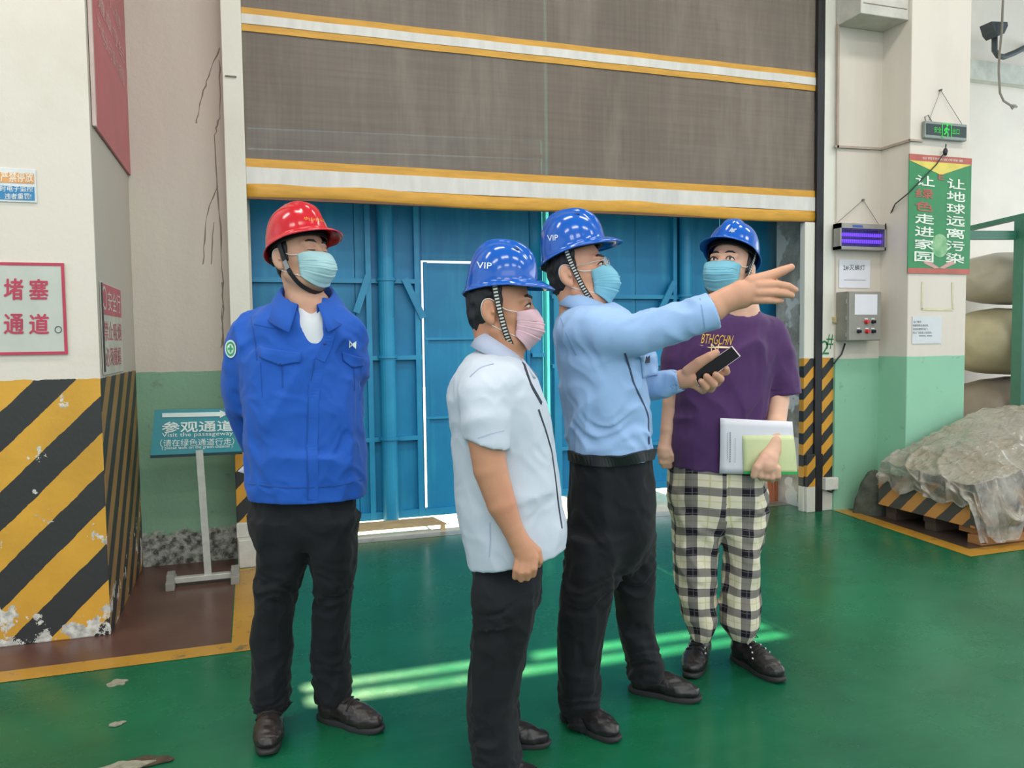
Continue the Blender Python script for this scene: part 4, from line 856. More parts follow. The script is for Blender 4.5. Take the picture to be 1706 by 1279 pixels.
# ------------------------------------------------------------ person frame: local x = picture right, y = away, z = up
class Person:
    def __init__(s, px, py, label, grp=None):
        B = onZ(px, py); s.B = B; s.M = Matrix.Translation(Vector(B)) @ Matrix.Rotation(-YAW, 4, 'Z')
        s.root = empty('person', B, -YAW); tag(s.root, label, 'person', grp)
        R3 = np.array([[math.cos(YAW), math.sin(YAW), 0], [-math.sin(YAW), math.cos(YAW), 0], [0, 0, 1]]).T
        s.toL = np.array([[math.cos(YAW), -math.sin(YAW), 0], [math.sin(YAW), math.cos(YAW), 0], [0, 0, 1]])
        s.camL = s.toL @ (CAM-B); s.trees = {}
        s.dep = float(_F @ (B-CAM)); s.s = s.dep/FPX
    def ray(s, px, py): return s.toL @ pix(px, py)
    def J(s, px, py, off=0.0):
        v = s.ray(px, py); return s.camL+v*((off-s.camL[1])/v[1])
    def rows(s, tab):
        """(py, left px, right px, off, ry) -> loft sections"""
        out = []
        for py, l, r, off, ry in tab:
            a, b = s.J(l, py, off), s.J(r, py, off); out.append(((a[0]+b[0])/2, off, (a[2]+b[2])/2, abs(b[0]-a[0])/2, ry))
        return out
    def G(s, px, py): return s.toL @ (onZ(px, py)-s.B)
    def W(s, npx): return npx*s.s
    def tree(s, key, P, Q):
        s.trees[key] = BVHTree.FromPolygons([tuple(p) for p in P], [tuple(q) for q in Q]); return s.trees[key]
    def hit(s, trees, px, py):
        v = s.ray(px, py); v = Vector(v/np.linalg.norm(v)); best = None
        for t in trees:
            loc, nrm, i, d = s.trees[t].ray_cast(Vector(s.camL), v)
            if nrm is not None and nrm.dot(v) > 0: nrm = -nrm
            if loc is not None and (best is None or d < best[2]): best = (np.array(loc), np.array(nrm), d)
        return best
    def strip(s, name, trees, pts, width, m, off=.002, th=.003, par=None, step=5.0, taper=False, attr=None):
        """ribbon laid on the cloth along a drawn path"""
        q = []
        for (x0, y0), (x1, y1) in zip(pts[:-1], pts[1:]):
            n = max(1, int(math.hypot(x1-x0, y1-y0)/step)); q += [(x0+(x1-x0)*k/n, y0+(y1-y0)*k/n) for k in range(n)]
        q.append(pts[-1]); H = [s.hit(trees, *p) for p in q]; H = [h for h in H if h]
        if len(H) < 2: return None
        P = np.array([h[0] for h in H]); N = np.array([h[1] for h in H])
        for _ in range(2): N[1:-1] = (N[:-2]+N[1:-1]*2+N[2:])/4; P[1:-1] = (P[:-2]+2*P[1:-1]+P[2:])/4
        N /= np.linalg.norm(N, axis=1)[:, None]
        rows = []
        for i in range(len(P)):
            t = P[min(i+1, len(P)-1)]-P[max(i-1, 0)]; sd = np.cross(t, N[i]); sd /= max(np.linalg.norm(sd), 1e-6); w = width/2
            c = P[i]+N[i]*off
            rows.append([c-sd*w-N[i]*th, c-sd*w, c+sd*w, c+sd*w-N[i]*th])
        mb = MB(); mb.grid(rows, True); mb.add(rows[0], [(0, 1, 2, 3)]); mb.add(rows[-1], [(3, 2, 1, 0)])
        o = mb.build(name, m, par if par else s.root)
        if attr:
            L = np.concatenate([[0], np.cumsum(np.linalg.norm(P[1:]-P[:-1], axis=1))]); a = o.data.attributes.new(attr, 'FLOAT_VECTOR', 'POINT'); nv = len(o.data.vertices)
            u = np.zeros((nv, 3), np.float32)
            for i in range(len(P)):
                for k in range(4): u[i*4+k] = (L[i], (-1, -1, 1, 1)[k], 0)
            a.data.foreach_set('vector', u.ravel())
        return o
    def patch(s, name, trees, quad, m, off=.003, n=8, mm=8, par=None, shape=None):
        """cloth patch (pocket, badge, flap) between four picture corners, clinging to the surface"""
        a, b, c, d = [np.array(q, float) for q in quad]; rows = []
        for i in range(n+1):
            v = i/n; row = []
            for j in range(mm+1):
                u = j/mm; uu, vv = shape(u, v) if shape else (u, v)
                p = a*(1-uu)*(1-vv)+b*uu*(1-vv)+c*uu*vv+d*(1-uu)*vv; h = s.hit(trees, *p)
                row.append((h[0]+h[1]*off) if h is not None else None)
            rows.append(row)
        flat = [p for r in rows for p in r if p is not None]
        if not flat: return None
        mean = np.mean(flat, 0); rows = [[mean if p is None else p for p in r] for r in rows]
        mb = MB(); mb.grid(rows); o = mb.build(name, m, par if par else s.root, True); return solid(o, .003, 0)
    def print_(s, name, trees, body, quad, m, off=.002, bold=.02, par=None):
        """lettering or a mark printed on a surface between four picture corners (tl, tr, br, bl)"""
        if isinstance(body, str): v, f = text_mesh(body)
        else: v, f = np.array(body[0], float), body[1]
        tl, tr, br, bl = [np.array(q, float) for q in quad]; out = []
        for u, w in v:
            p = bl*(1-u)*(1-w)+br*u*(1-w)+tr*u*w+tl*(1-u)*w; h = s.hit(trees, *p); out.append(h[0]+h[1]*off if h is not None else None)
        f = [q for q in f if all(out[i] is not None for i in q)]; out = [(0, 0, 1) if p is None else p for p in out]
        mb = MB(); mb.add(out, f); b = bmesh.new(); o = mb.build(name, m, par if par else s.root)
        b.from_mesh(o.data); bmesh.ops.delete(b, geom=[v for v in b.verts if not v.link_faces], context='VERTS'); b.to_mesh(o.data); b.free(); return o

# ------------------------------------------------------------ head, in head space: x person's right, y forward, z up, ear line at z = 0
def frame(yaw, pitch, roll=0.0):
    """yaw: 0 faces the camera, + turns to the picture's right; pitch up; roll leans the crown to the picture's right. Columns: right, forward, up"""
    y, p, r = map(math.radians, (yaw, pitch, roll))
    f = np.array([math.sin(y)*math.cos(p), -math.cos(y)*math.cos(p), math.sin(p)]); u = np.array([-math.sin(y)*math.sin(p), math.cos(y)*math.sin(p), math.cos(p)])
    rt = np.cross(f, u); c, s_ = math.cos(r), math.sin(r)
    return np.stack([rt*c+u*s_, f, u*c-rt*s_], 1)
def head_field(F, c, k, M):
    T = lambda x, y, z: c+M @ (k*np.array([x, y, z]))
    E = lambda p, r, kk=.012, op='add', R=None: F.ell(T(*p), k*V3(r), kk*k, op, M if R is None else M @ R)
    C = lambda a, b, ra, rb, kk=.01, op='add', flat=None: F.cone(T(*a), T(*b), ra*k, rb*k, kk*k, op, flat)
    E((0, .003, .035), (.073, .087, .088)); E((0, .028, -.03), (.063, .064, .082), .03); E((0, .036, -.078), (.048, .05, .04), .03)
    E((0, .070, -.100), (.022, .018, .016), .02)
    for sx in (-1, 1):
        E((sx*.042, .056, -.022), (.018, .019, .018), .02)
        C((sx*.058, .0, -.06), (sx*.036, .05, -.092), .016, .014, .02)          # jaw line
        C((sx*.016, .090, .027), (sx*.046, .074, .027), .009, .009, .014)        # brow
        E((sx*.032, .097, .006), (.017, .014, .011), .012, 'sub')                # socket
        E((sx*.031, .0805, .006), (.0165, .015, .0150), .004)                    # lid mass
    C((0, .090, .014), (0, .110, -.026), .009, .012, .014); 
    for sx in (-1, 1): E((sx*.012, .100, -.031), (.009, .011, .008), .008)
    E((0, .088, -.062), (.026, .016, .009), .012); E((0, .087, -.072), (.022, .014, .008), .01)
    for sx in (-1, 1):                                                           # ears
        a = math.radians(18)*sx; R = np.array([[math.cos(a), -math.sin(a), 0], [math.sin(a), math.cos(a), 0], [0, 0, 1]])
        E((sx*.079, -.016, -.004), (.009, .021, .034), .010, 'add', R); E((sx*.077, -.010, -.034), (.008, .011, .012), .008)
        E((sx*.089, -.012, .000), (.007, .011, .020), .005, 'sub', R); E((sx*.085, -.002, -.008), (.006, .005, .008), .004)
    return T
def M_skin(name, c, blush='c98b76'):
    t = NT(name); n = t.noise(14, 4, .6); b = srgb(c)
    cc = t.mix(t.ramp(n, .35, .7), b, tuple(v*.9 for v in b)); cc = t.mix(t.math('MULTIPLY', t.ramp(t.noise(7, 3), .5, .8), .35), cc, srgb(blush))
    t.base(cc, .5, spec=.35); t.b.inputs['Subsurface Weight'].default_value = .08; t.b.inputs['Subsurface Radius'].default_value = (.012, .005, .003); t.bump(t.noise(120, 2), .05, .002); return t.m
def M_cloth(name, c, var=.10, weave=420, wb=.10, rough=.85, sheen=.15, big=3.0):
    t = NT(name); b = srgb(c); n = t.noise(big, 4, .6, t.coord())
    t.base(t.mix(t.ramp(n, .3, .7), tuple(v*(1-var) for v in b), tuple(min(1, v*(1+var)) for v in b)), rough, spec=.25)
    t.b.inputs['Sheen Weight'].default_value = sheen
    t.bump(t.math('ADD', t.math('MULTIPLY', t.noise(weave, 1, .5, t.coord()), .35), t.noise(30, 4, .6, t.coord())), wb, .006); return t.m
HAIR = paint('hair_black', '17161a', .55, var=.3, scale=60, stretch=(1, 1, .15))
EYEW = paint('eye_white', 'd6cfc8', .25); EYEB = paint('eye_brown', '2a1a12', .15)
STRAPB = paint('strap_black', '19191b', .6); LOOP = paint('ear_loop_white', 'd9d6d2', .6)
t = NT('strap_checker'); sx_, sy_, _ = t.xyz(t.attr('along')); ck = t.math('LESS_THAN', t.math('FRACT', t.math('MULTIPLY', sx_, 105)), .5)
ck = t.math('MULTIPLY', ck, t.math('LESS_THAN', t.math('ABSOLUTE', sy_), .7)); t.base(t.mix(ck, srgb('1b1b1d'), srgb('c9c7c0')), .6); STRAPC = t.m

def head_parts(P, body, c, k, M, hair=True, brow=True, eyes='open', gaze=(0, 0)):
    T = lambda x, y, z: c+M @ (k*np.array([x, y, z]))
    e = .105*k+.03; F = Field(c-e*1.2, c+e*1.35, .0042)
    F.ell(T(0, -.001, .036), k*V3((.079, .090, .092)), 0, 'add', M); F.ell(T(0, -.040, -.018), k*V3((.056, .046, .055)), .02*k, 'add', M)
    for sx in (-1, 1): F.cone(T(sx*.073, .018, .03), T(sx*.071, .016, -.012), .010*k, .006*k, .012*k)
    F.rbox(T(0, .098, -.022), k*V3((.12, .075, .100)), .012*k, .006*k, 'sub', M); F.rbox(T(0, .075, -.14), k*V3((.12, .085, .10)), .01*k, .006*k, 'sub', M)
    for sx in (-1, 1): F.ell(T(sx*.082, -.014, -.008), k*V3((.030, .026, .037)), .006*k, 'sub', M)
    F.plane(T(0, 0, -.068), -M[:, 2]); F.warp(lambda p: .0022*snoise(p, 55, 3, 10, (1, 1, .6)))
    Pv, Q = F.mesh(); np_mesh('hair', Pv, Q, HAIR, P.root); P.tree('hair', Pv, Q)
    for sx in (-1, 1):
        if brow:
            mb = MB(); mb.tube([T(sx*.012, .0975, .028), T(sx*.022, .0965, .034), T(sx*.036, .090, .036), T(sx*.050, .076, .030)], [.0025*k, .0042*k, .0038*k, .0015*k], 8); mb.build('eyebrow', HAIR, P.root, True)
        ec = T(sx*.031, .0815, .006)
        if eyes == 'open':
            mb = MB(); b = bmesh.new(); bmesh.ops.create_icosphere(b, subdivisions=3, radius=.0150*k)
            for v in b.verts: v.co = Vector(ec+M @ (np.array(v.co)*np.array([1.02, 1.02, .62])))
            mb.bm(b); o = mb.build('eye', EYEW, P.root, True)
            g = np.array([gaze[0], 1.0, gaze[1]]); g /= np.linalg.norm(g)
            q = ec+M @ (g*.0118*k); mb = MB(); b = bmesh.new(); bmesh.ops.create_icosphere(b, subdivisions=2, radius=.0058*k)
            for v in b.verts: v.co = Vector(q+M @ (np.array(v.co)*np.array([1, .75, 1])))
            mb.bm(b); mb.build('iris', EYEB, o, True)
        lid = [(.0155, .0925, .005), (.022, .0978, .0125), (.033, .0985, .0150), (.044, .091, .0105), (.049, .083, .005)] if eyes == 'open' else [(.016, .0945, .003), (.025, .0985, .001), (.034, .0975, .0005), (.045, .0885, .003)]
        mb = MB(); mb.tube([T(sx*x, y, z) for x, y, z in lid], [.0008*k]+[(.0021 if eyes == 'open' else .0014)*k]*(len(lid)-2)+[.0008*k], 6); mb.build('eyelid', HAIR, P.root, True)
    return T

def helmet(P, c, k, M, shell, strap, side, vents=False, tilt=0.0, zup=0.0, strapmat=None, kh=None):
    """hard hat: ribbed dome with gutter rim and front peak; parts: harness, chin strap"""
    a = math.radians(tilt); Rt = np.array([[1, 0, 0], [0, math.cos(a), -math.sin(a)], [0, math.sin(a), math.cos(a)]]); H = M @ Rt
    ks = k; k = kh or k; T = lambda x, y, z: c+H @ (k*np.array([x, y, z+zup]))
    NA, NR = 72, 26; rows = []
    def rim(phi):       # phi 0 = front
        f, s_ = math.cos(phi), math.sin(phi)
        return .095*s_, .103*f+.006
    def low(phi):       # rim height: lower at the back
        f = math.cos(phi); return .060+.014*f-.012*max(0, -f)**2
    for i in range(NR+1):
        t = i/NR; row = []
        for j in range(NA):
            phi = 2*math.pi*j/NA; x, y = rim(phi); z0 = low(phi); zt = .178
            ang = t*math.pi/2; rr = math.cos(ang)**.72; zz = z0+(zt-z0)*math.sin(ang)**1.08
            px_, py_ = x*rr, y*rr
            w = max(0, 1-abs(px_)/.034); rb = w**.5 if w > 0 else 0                 # ridge along the crown
            if w > 0: zz += .010*min(1, w*2.6)*min(1, t*2.2); 
            if w > 0 and py_ > 0: py_ += .006*min(1, w*2.6)*min(1, (1-t)*2)*min(1, t*3)
            if t < .12: q = 1-t/.12; px_ *= 1+.035*q*q; py_ *= 1+.03*q*q            # gutter swell
            row.append((px_, py_, zz))
        rows.append(row)
    ext = []
    for q in (1.0, .66, .33):                                                       # rim flare and the peak at the front
        row = []
        for j in range(NA):
            phi = 2*math.pi*j/NA; x, y = rim(phi); f = math.cos(phi); pk = max(0, (f-.30)/.70)**.8 if f > .30 else 0
            ex = .008+.044*pk
            n = np.array([math.sin(phi)*.9, math.cos(phi)]); n /= np.linalg.norm(n); d = ex*q
            row.append((x*1.035+n[0]*d*(1-.35*pk), y*1.03+n[1]*d, low(phi)-.004*q-.006*q*(1-pk)-.018*pk*q*q))
        ext.append(row)
    rows = ext+rows; mb = MB(); mb.grid([[T(*p) for p in r] for r in rows], True); mb.add([T(*p) for p in rows[-1]], [tuple(range(NA))])
    o = mb.build('helmet', shell, P.root, True); solid(o, .0035*k, 1.0)
    vs = [tuple(v.co) for v in o.data.vertices]; P.trees['helmet'] = BVHTree.FromPolygons(vs, [tuple(p.vertices) for p in o.data.polygons])
    if vents:
        for sx in (-1, 1):
            for q in range(3):
                yy = .046-.034*q; xx = sx*.047; mb = MB(); b = bmesh.new(); bmesh.ops.create_uvsphere(b, u_segments=12, v_segments=8, radius=1)
                zz = .1605-.004*abs(q-1)
                for v in b.verts: v.co = Vector(T(xx+v.co.x*.0045, yy+v.co.y*.012, zz+v.co.z*.0045))
                mb.bm(b); mb.build('vent', paint('helmet_vent_dark', '0d2c5e', .5), o, True)
    mb = MB(); rr = []
    for zq, s_ in ((.046, .91), (.070, .90), (.070, .87), (.046, .88)):            # headband
        rr.append([T(rim(2*math.pi*j/40)[0]*s_, rim(2*math.pi*j/40)[1]*s_, zq+.010*math.cos(2*math.pi*j/40)) for j in range(40)])
    rr.append(rr[0]); mb.grid(rr, True); mb.build('headband', STRAPB, o, True)
    mb = MB(); mb.tube([T(-.045, -.078, .040), T(-.02, -.090, .026), T(.02, -.090, .026), T(.045, -.078, .040)], [.008*k, .013*k, .013*k, .008*k], 10); mb.build('harness_knob', STRAPB, o, True)
    if strap:
        k = ks; Th = lambda x, y, z: c+M @ (k*np.array([x, y, z]))
        for sd in (-1, 1):
            pts = [np.array(p)*np.array([sd, 1, 1]) for p in strap]; L = 0; rws = []; al = []
            dense = []
            for i in range(len(pts)-1):
                p0, p1, p2, p3 = pts[max(i-1, 0)], pts[i], pts[i+1], pts[min(i+2, len(pts)-1)]
                for q in range(8):
                    t = q/8; dense.append(.5*((2*p1)+(-p0+p2)*t+(2*p0-5*p1+4*p2-p3)*t*t+(-p0+3*p1-3*p2+p3)*t**3))
            dense.append(pts[-1]); prev = None
            for i, q in enumerate(dense):
                w = Th(*q); tn = Th(*dense[min(i+1, len(dense)-1)])-Th(*dense[max(i-1, 0)]); tn /= np.linalg.norm(tn)
                out = M @ np.array([q[0]*1.0, (q[1]-.02)*.5, -.0+(-.06 if q[2] < -.07 else 0)]); out /= np.linalg.norm(out); s2 = np.cross(tn, out); s2 /= np.linalg.norm(s2); out = np.cross(s2, tn)
                if prev is not None: L += np.linalg.norm(w-prev)
                prev = w; hw = .0085*k; rws.append([w-s2*hw, w-s2*hw+out*.0025, w+s2*hw+out*.0025, w+s2*hw]); al += [(L, sg, 0) for sg in (-1, -1, 1, 1)]
            mb = MB(); mb.grid(rws, True); so = mb.build('chin_strap', strapmat or STRAPC, o); at = so.data.attributes.new('along', 'FLOAT_VECTOR', 'POINT'); at.data.foreach_set('vector', np.array(al, np.float32).ravel())
            if strapmat is not None and sd == side:
                mb = MB(); i = len(rws)//3; mb.add([rws[i][1], rws[i][2], rws[i+5][2], rws[i+5][1]]+[(np.array(q)+.002*(np.array(rws[i][1])-np.array(rws[i][0]))/.0025) for q in (rws[i][1], rws[i][2], rws[i+5][2], rws[i+5][1])], [(0, 1, 2, 3), (7, 6, 5, 4), (0, 4, 5, 1), (1, 5, 6, 2), (2, 6, 7, 3), (3, 7, 4, 0)]); mb.build('strap_clip', paint('strap_clip_grey', '8d8f92', .4), o)
    return o
def smooth(pts, n=6):
    pts = [np.array(p, float) for p in pts]; out = []
    for i in range(len(pts)-1):
        p0, p1, p2, p3 = pts[max(i-1, 0)], pts[i], pts[i+1], pts[min(i+2, len(pts)-1)]
        for q in range(n): t = q/n; out.append(.5*((2*p1)+(-p0+p2)*t+(2*p0-5*p1+4*p2-p3)*t*t+(-p0+3*p1-3*p2+p3)*t**3))
    return out+[pts[-1]]
STRAP = [(.090, .004, .075), (.088, .010, .030), (.084, .020, -.022), (.075, .030, -.065), (.054, .042, -.102), (.025, .054, -.124), (.0, .058, -.130)]
STRAP3 = STRAP
def face_mask(P, c, k, M, m, top=.006, lift=0.0, ears=(1, -1)):
    T = lambda x, y, z: c+M @ (k*np.array([x, y, z])); n, mm = 56, 34; rows = []
    for i in range(n+1):
        v = i/n; row = []                       # v 0 top edge, 1 bottom edge
        for j in range(mm+1):
            u = -1+2*j/mm; au = abs(u); th = u*math.pi/2
            zc = top-.002+(-.118-top)*v; zs = -.010+(-.078+.010)*v
            w = au**1.6; z = zc*(1-w)+zs*w
            yf = .114+.019*max(0, math.sin(min(1, v*1.1)*math.pi))**.8-.028*(max(0, v-.5)/.5)**1.6-.006*(1-v)**4
            ys = .064-.008*v; hx = .0675-.008*v
            x = hx*math.sin(th)**1 if True else 0; y = ys+(yf-ys)*max(0, math.cos(th))**.75
            pl = 0
            for pc in (.36, .55, .73):
                d = (v-pc)/.05; pl += .0048*(1-min(1, max(0, d)))*(1 if 0 <= d <= 1 else 0)-.0026*math.exp(-((v-pc+.014)/.014)**2)
            y += pl*(1-w*.5); x *= 1+pl*2; x += .0025*noise.noise(Vector((u*3, v*4, 2.7))); y += .003*noise.noise(Vector((u*2.5, v*5, 9.1)))
            row.append(T(x, y, z))
        rows.append(row)
    mb = MB(); mb.grid(rows); o = mb.build('face_mask', m, P.root, True); solid(o, .0022, 1)
    P.trees['mask'] = BVHTree.FromPolygons([tuple(v.co) for v in o.data.vertices], [tuple(p.vertices) for p in o.data.polygons])
    for sx in ears:
        j = mm if sx > 0 else 0
        mb = MB(); mb.tube(smooth([rows[0][j], T(sx*.074, .030, -.002), T(sx*.081, -.006, .026), T(sx*.084, -.028, .024), T(sx*.084, -.036, -.002), T(sx*.080, -.024, -.034), T(sx*.070, .022, -.062), rows[n][j]]), .0014*k, 6); mb.build('ear_loop', LOOP, o, True)
    return o
def M_mask(name, c1, c2=None):
    t = NT(name); n = t.noise(10, 3, .6, t.coord()); b = srgb(c1); t.base(t.mix(t.ramp(n, .3, .7), b, tuple(v*.93 for v in b)), .85, spec=.2); t.bump(t.noise(200, 2, .5, t.coord()), .08, .003)
    t.b.inputs['Subsurface Weight'].default_value = .12; t.b.inputs['Subsurface Radius'].default_value = (.01, .01, .01); return t.m

# ------------------------------------------------------------ shoes: built along the foot, then laid on the floor
def shoe(P, heel, toe, L=None, up=.0, mat=None, sole_m=None, lace_m=None, style='derby', hgt=1.0, dots=None):
    """heel and toe: local floor points; the shoe stands on the floor between them"""
    heel, toe = V3(heel), V3(toe); heel[2] = toe[2] = 0; d = toe-heel; L = np.linalg.norm(d) if L is None else L; d /= np.linalg.norm(d)
    r = np.array([d[1], -d[0], 0]); u = np.array([0, 0, 1.0]); M = np.stack([r, d, u], 1); k = L/.29
    T = lambda x, y, z: heel+M @ (k*np.array([x, y, z*hgt]))
    lo = np.minimum(heel, toe)-.08*k-.03; hi = np.maximum(heel, toe)+.08*k+.03; lo[2] = -.01; hi[2] = .17*k*hgt
    F = Field(lo, hi, .0045)
    C = lambda a, b, ra, rb, kk=.02, op='add', flat=None: F.cone(T(*a), T(*b), ra*k, rb*k, kk*k, op, flat)
    F.ell(T(0, .050, .055), k*V3((.037, .050, .055)), .02*k, 'add', M); F.ell(T(0, .215, .042), k*V3((.047, .075, .034)), .03*k, 'add', M)
    C((0, .06, .075), (0, .17, .058), .036, .036, .03); C((0, .055, .06), (0, .052, .125 if style != 'boot' else .15), .040, .042, .02)
    C((-.004, .12, .06), (-.002, .20, .04), .040, .042, .03)
    if style == 'loafer': F.chain([T(-.030, .17, .066), T(-.033, .215, .060), T(-.020, .252, .052), T(0, .262, .050), T(.020, .252, .052), T(.033, .215, .060), T(.030, .17, .066)], [.0075*k]*7, .006*k)
    F.rbox(T(0, .145, -.03), k*V3((.2, .3, .052)), .0, .003, 'sub', M); F.plane(T(0, 0, .118 if style != 'boot' else .14), u)
    F.warp(lambda p: .0014*snoise(p, 26, 5)+.0009*snoise(p, 60, 9)); Pv, Q = F.mesh()
    o = np_mesh('shoe', Pv, Q, mat, P.root)
    key = 'shoe%d' % len(P.trees); P.tree(key, Pv, Q)
    pts = []
    for i in range(40):
        a = 2*math.pi*i/40; y = .145+.150*math.sin(a); w = .0475 if y > .16 else .042; wst = 1-.16*math.exp(-((y-.12)/.05)**2)
        pts.append((w*wst*math.copysign(abs(math.cos(a))**.72, math.cos(a)), y))
    mb = MB(); ring = []
    for z, s_ in ((0.0, .97), (.004, 1.02), (.018, 1.03), (.024, 1.0), (.024, .7)): ring.append([T(x*s_, .145+(y-.145)*s_, z/hgt+(.010*max(0, (y-.25)/.045)**2 if z < .02 else .004*max(0, (y-.25)/.045)**2)) for x, y in pts])
    mb.grid(ring[:4], True); mb.add(ring[3], [tuple(range(40))]); mb.add(ring[0], [tuple(range(40))[::-1]]); mb.build('sole', sole_m, o, True)
    if style in ('derby', 'boot'):
        for q in range(4 if style == 'derby' else 5):
            y = .095+.021*q; z = .120-.014*q if style == 'derby' else .135-.0155*q; w = .018+.001*q
            h1 = [T(-w, y-.004, z-.012), T(-w*.4, y+.002, z), T(w*.4, y+.003, z), T(w, y-.004, z-.012)]
            hh = []
            for p in h1:
                loc, nr, ii, dd = P.trees[key].find_nearest(Vector(p)); hh.append(np.array(loc)+np.array(nr)*.003)
            mb = MB(); mb.tube(hh, .0032*k, 6); mb.build('lace', lace_m, o, True)
            if dots is not None:
                for p in (hh[0], hh[-1]):
                    mb = MB(); b = bmesh.new(); bmesh.ops.create_icosphere(b, subdivisions=1, radius=.0048*k)
                    for v in b.verts: v.co = Vector(p)+v.co
                    mb.bm(b); mb.build('eyelet', dots, o, True)
        for sx in (-1, 1):
            h0 = P.trees[key].find_nearest(Vector(T(0, .092, .125)))[0]; h0 = np.array(h0)
            mb = MB(); mb.tube([h0+M @ (k*np.array([0, .0, .006])), h0+M @ (k*np.array([sx*.022, .012, .014])), h0+M @ (k*np.array([sx*.040, .014, -.004])), h0+M @ (k*np.array([sx*.020, .016, .002]))], .0026*k, 6); mb.build('lace_bow', lace_m, o, True)
    return o

# ------------------------------------------------------------ hands: five bent fingers on a palm, given as picture points with depth
def hand_px(F, P, wrist, rw, palm, fingers, k=.006):
    """palm: list of (px, py, off, r) blobs joined to the wrist; fingers: lists of (px, py, off, r)"""
    w = P.J(*wrist)
    for q in palm: F.cone(w, P.J(*q[:3]), rw, q[3], k*2.5)
    for a, b in zip(palm[:-1], palm[1:]): F.cone(P.J(*a[:3]), P.J(*b[:3]), a[3], b[3], k*2)
    for f in fingers: F.chain([P.J(*q[:3]) for q in f], [q[3] for q in f], k)

def shrink(secs, d): return [(x, y, z, max(rx-d, .02), max(ry-d, .02)) for x, y, z, rx, ry in secs]
def bounds(*groups):
    lo = np.min([np.min(g, 0) for g in groups], 0); hi = np.max([np.max(g, 0) for g in groups], 0); return lo, hi
def secbox(secs):
    S = np.array(secs); return np.array([[(S[:, 0]-S[:, 3]).min(), (S[:, 1]-S[:, 4]).min(), S[:, 2].min()], [(S[:, 0]+S[:, 3]).max(), (S[:, 1]+S[:, 4]).max(), S[:, 2].max()]])
def limb(P, tab):
    """(px, py, off, radius in picture pixels) -> points, radii"""
    return [P.J(*q[:3]) for q in tab], [q[3]*P.s for q in tab]
def skin_body(P, torso, legs, arms, hands, head, neck, mat, hip=None):
    """one continuous figure: head with face, neck, trunk, arms, hands, legs"""
    c, k, M = head; pts = [c+k*.2, c-k*.17]
    for a in arms: pts += a[0]
    for h in hands: pts += [P.J(*q[:3]) for f in h for q in f]
    tb = secbox(torso); lo, hi = bounds(np.array(pts), tb, *[secbox(l) for l in legs]); lo = lo-.07; hi = hi+.07; lo[2] = max(lo[2], .03)
    F = Field(lo, hi, .0037)
    F.loft(shrink(torso, .042), .02)
    if hip: F.loft(shrink(hip, .036), .03)
    for l in legs: F.loft(shrink(l, .022), .03)
    for p, r in arms: F.chain(p, r, .02)
    for h in hands:
        for f in h[0:1]: F.chain([P.J(*q[:3]) for q in f], [q[3]*P.s for q in f], .012, 'add', ((0, 1, 0), .8))
        for f in h[1:]: F.chain([P.J(*q[:3]) for q in f], [q[3]*P.s for q in f], .003, kin=.002)
    T = lambda x, y, z: c+M @ (k*np.array([x, y, z]))
    F.chain([T(0, -.022, -.035), T(0, -.016, -.085)]+[neck[0]], [.054*k, .052*k, neck[1]], .03)
    F.chain([neck[0], neck[0]-np.array([0, 0, .06])], [neck[1], neck[1]*1.25], .03)
    head_field(F, c, k, M)
    Pv, Q = F.mesh(1); P.tree('body', Pv, Q); return np_mesh('body', Pv, Q, mat, P.root)
def garment(P, key, name, secs, limbs, mat, h=.0056, warp=(), cuts=(), subs=(), k=.03, pre=None, lk=.025, extra=(), n=2.3):
    pts = [p for l in limbs for p in l[0]]+list(extra); g = [secbox(s_) for s_ in secs]
    if pts: g.append(np.array(pts))
    R = max([max(l[1]) for l in limbs]+[.03]); lo, hi = bounds(*g); F = Field(lo-R-.02, hi+R+.02, h)
    for s_ in secs: F.loft(s_, k, n=n)
    for p, r in limbs: F.chain(p, r, lk)
    if pre: pre(F)
    for a, kk in warp: F.warp(a, kk)
    for p, nrm, box in cuts:
        q = (np.array(p)-box, np.array(p)+box) if np.isscalar(box) else box; F.plane(p, nrm, 0, q[0], q[1])
    for p, r, kk in subs: F.chain(p, r, kk, 'sub')
    Pv, Q = F.mesh(1); P.tree(key, Pv, Q); return np_mesh(name, Pv, Q, mat, P.root)
def collar(P, c, rx, ry, yaw, stand, leaf, tip, gap, m, par, tilt=0.0, spread=.012, drop=.012, n=40, slope=0.0, fwd=.010):
    """folded shirt collar round the neck; gap = half opening angle at the front"""
    y = math.radians(yaw); f = np.array([math.sin(y), -math.cos(y), 0]); r = np.array([f[1], -f[0], 0]); r = -r if np.cross(r, f)[2] < 0 else r
    rows = []; ph = math.pi-gap
    for i in range(n+1):
        a = -ph+2*ph*i/n; d = -math.cos(a)*f*ry+math.sin(a)*r*rx; dn = d/np.linalg.norm(d); d = d-np.array([0, 0, slope*(d@f)]); q = abs(a)/ph; e = q**5
        zt = stand-drop*2.2*q**2-tilt*(1-q); out = spread*(1+.4*q)
        b0 = c+d*.98+np.array([0, 0, -.012-drop*q]); t0 = c+d*.97+np.array([0, 0, zt]); t1 = c+d*1.0+dn*.004+np.array([0, 0, zt+.003])
        l0 = c+d+dn*(out*.7)+np.array([0, 0, zt-leaf*.5]); l1 = c+d+dn*out*(1.25+.4*e)+f*fwd*e*q+np.array([0, 0, zt-leaf-tip*e])
        rows.append([b0, t0, t1, l0, l1])
    mb = MB(); mb.grid(rows); o = mb.build('collar', m, par if par else P.root, True); return solid(o, .0028, 0)
SOLE = paint('sole_black', '2a2a2b', .7); LEATHER = paint('shoe_leather_black', '221f20', .36, var=.3, scale=25, bump=.15); LEATHERB = paint('shoe_leather_brown', '2c2524', .34, var=.3, scale=25, bump=.15)
